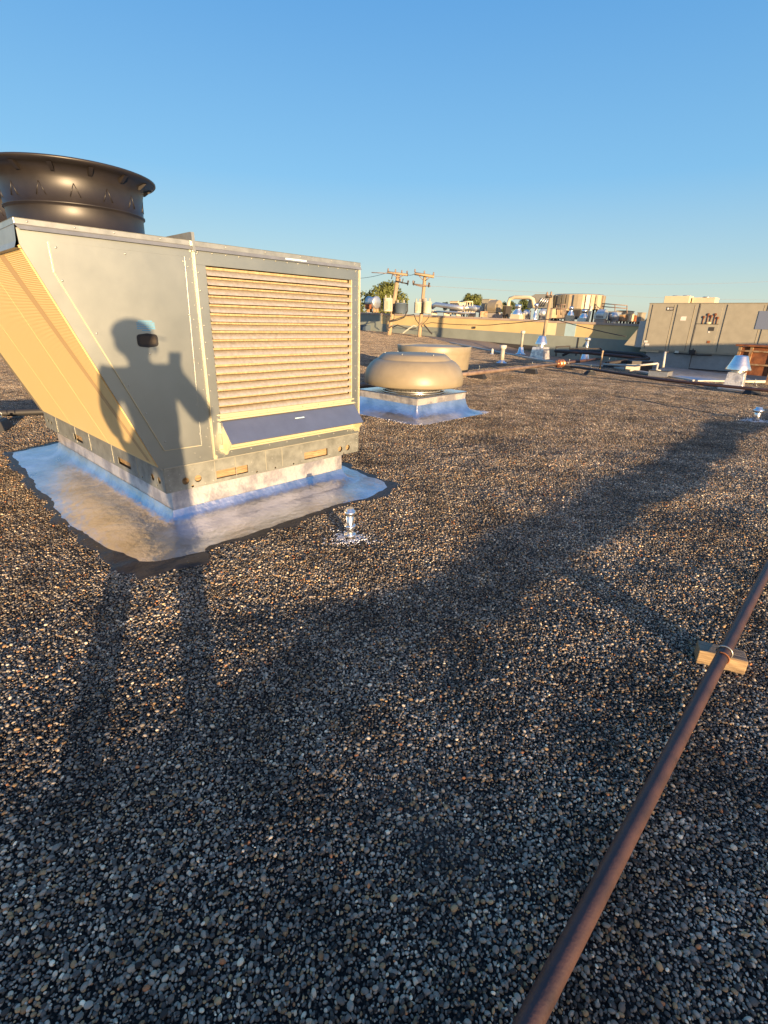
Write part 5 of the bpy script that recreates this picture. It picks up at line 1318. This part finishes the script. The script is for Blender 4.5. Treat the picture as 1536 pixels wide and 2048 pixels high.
# face, hair, cap: the head is turned to the phone
hd_ = L_(-.25, 1.745, -.34); fd = (Vector((0, 0, 0)) + (CAM - off_p - hd_)); fd.z = 0; fd.normalize(); fd = (fd * .45 + E_ * .9).normalized(); sd = Vector((fd.y, -fd.x, 0))
mb = MB(); mb.sphere(hd_ + Vector((0, 0, .085)) - fd * .01, .132, 18, 10, (1, 1, .78)); mb.hexa([hd_ + fd*.09 - sd*.08 + Vector((0,0,.07)), hd_ + fd*.09 + sd*.08 + Vector((0,0,.07)), hd_ + fd*.20 + sd*.05 + Vector((0,0,.045)), hd_ + fd*.20 - sd*.05 + Vector((0,0,.045)), hd_ + fd*.09 - sd*.08 + Vector((0,0,.082)), hd_ + fd*.09 + sd*.08 + Vector((0,0,.082)), hd_ + fd*.20 + sd*.05 + Vector((0,0,.055)), hd_ + fd*.20 - sd*.05 + Vector((0,0,.055))])
mb.build('cap', CAPM, pr, .004)
mb = MB(); mb.sphere(hd_ - fd * .03 + Vector((0, 0, .02)), .105, 16, 8, (1, 1, .9)); mb.build('hair', BARK, pr)
mb = MB(); mb.sphere(hd_ + fd * .125 + Vector((0, 0, -.015)), .018, 10, 6, (1, 1, 1.5)); mb.build('nose', SKINM, pr)
for sg in (-1, 1):
    mb = MB(); mb.sphere(hd_ + fd * .108 + sd * .034 * sg + Vector((0, 0, .012)), .012, 10, 6); mb.build('eye', PVC, pr)
    mb = MB(); mb.sphere(hd_ + sd * .112 * sg + Vector((0, 0, -.01)), .025, 10, 6, (.6, 1, 1.4)); mb.build('ear', SKINM, pr)
mb = MB(); mb.tube([hd_ + fd * .115 - sd * .025 + Vector((0, 0, -.05)), hd_ + fd * .12 + Vector((0, 0, -.053)), hd_ + fd * .115 + sd * .025 + Vector((0, 0, -.05))], .005, 6); mb.build('mouth', RUST, pr)
# fingers: right hand round the lower half of the phone, left hand relaxed
def finger(pts, r): 
    mb = MB(); mb.tube([Vector(p) for p in pts], r, 8); mb.sphere(pts[-1], r[-1], 8, 5); mb.build('finger', SKINM, pr)
ph = phc - off_p
for k in range(4):
    z_ = -.03 - .019 * k
    b_ = ph - FWD * .014 + UP * z_ - RT * .03
    finger([hand + UP * (z_ + .06) * .4 - FWD * .008, b_ - FWD * .004, ph + UP * z_ - RT * .053 - FWD * .004, ph + UP * z_ - RT * .05 + FWD * .002], [.009, .0085, .008, .007])
finger([hand + RT * .015, ph - UP * .06 + RT * .051 - FWD * .008, ph - UP * .03 + RT * .052 - FWD * .004], [.012, .010, .0085])
pa = L_(-.49, .90, -.28)
for k in range(4):
    o_f = E_ * (.02 - .0) + T * (.025 - .017 * k) - E_ * .02
    finger([pa + o_f, pa + o_f + Vector((0, 0, -.05 - .004 * (k in (1, 2)))), pa + o_f + Vector((0, 0, -.085)) + E_ * .012, pa + o_f + Vector((0, 0, -.105 + .008 * (k == 3))) + E_ * .03], [.0095, .009, .008, .007])
finger([pa + T * .02 + Vector((0, 0, .02)), pa + T * .05 + Vector((0, 0, -.015)) + E_ * .015, pa + T * .055 + Vector((0, 0, -.045)) + E_ * .02], [.012, .010, .0085])
# phone, a thing of its own
mb = MB(); hw, hh = .047, .095
c8 = [(-hw, -hh), (hw, -hh), (hw, hh), (-hw, hh)]
mb.hexa([RT*x + UP*y - FWD*.006 for x, y in c8] + [RT*x + UP*y + FWD*.004 for x, y in c8])
tag(mb.build('phone', BLACKP, None, .003, loc=phc), 'dark phone held up by the person', 'phone')
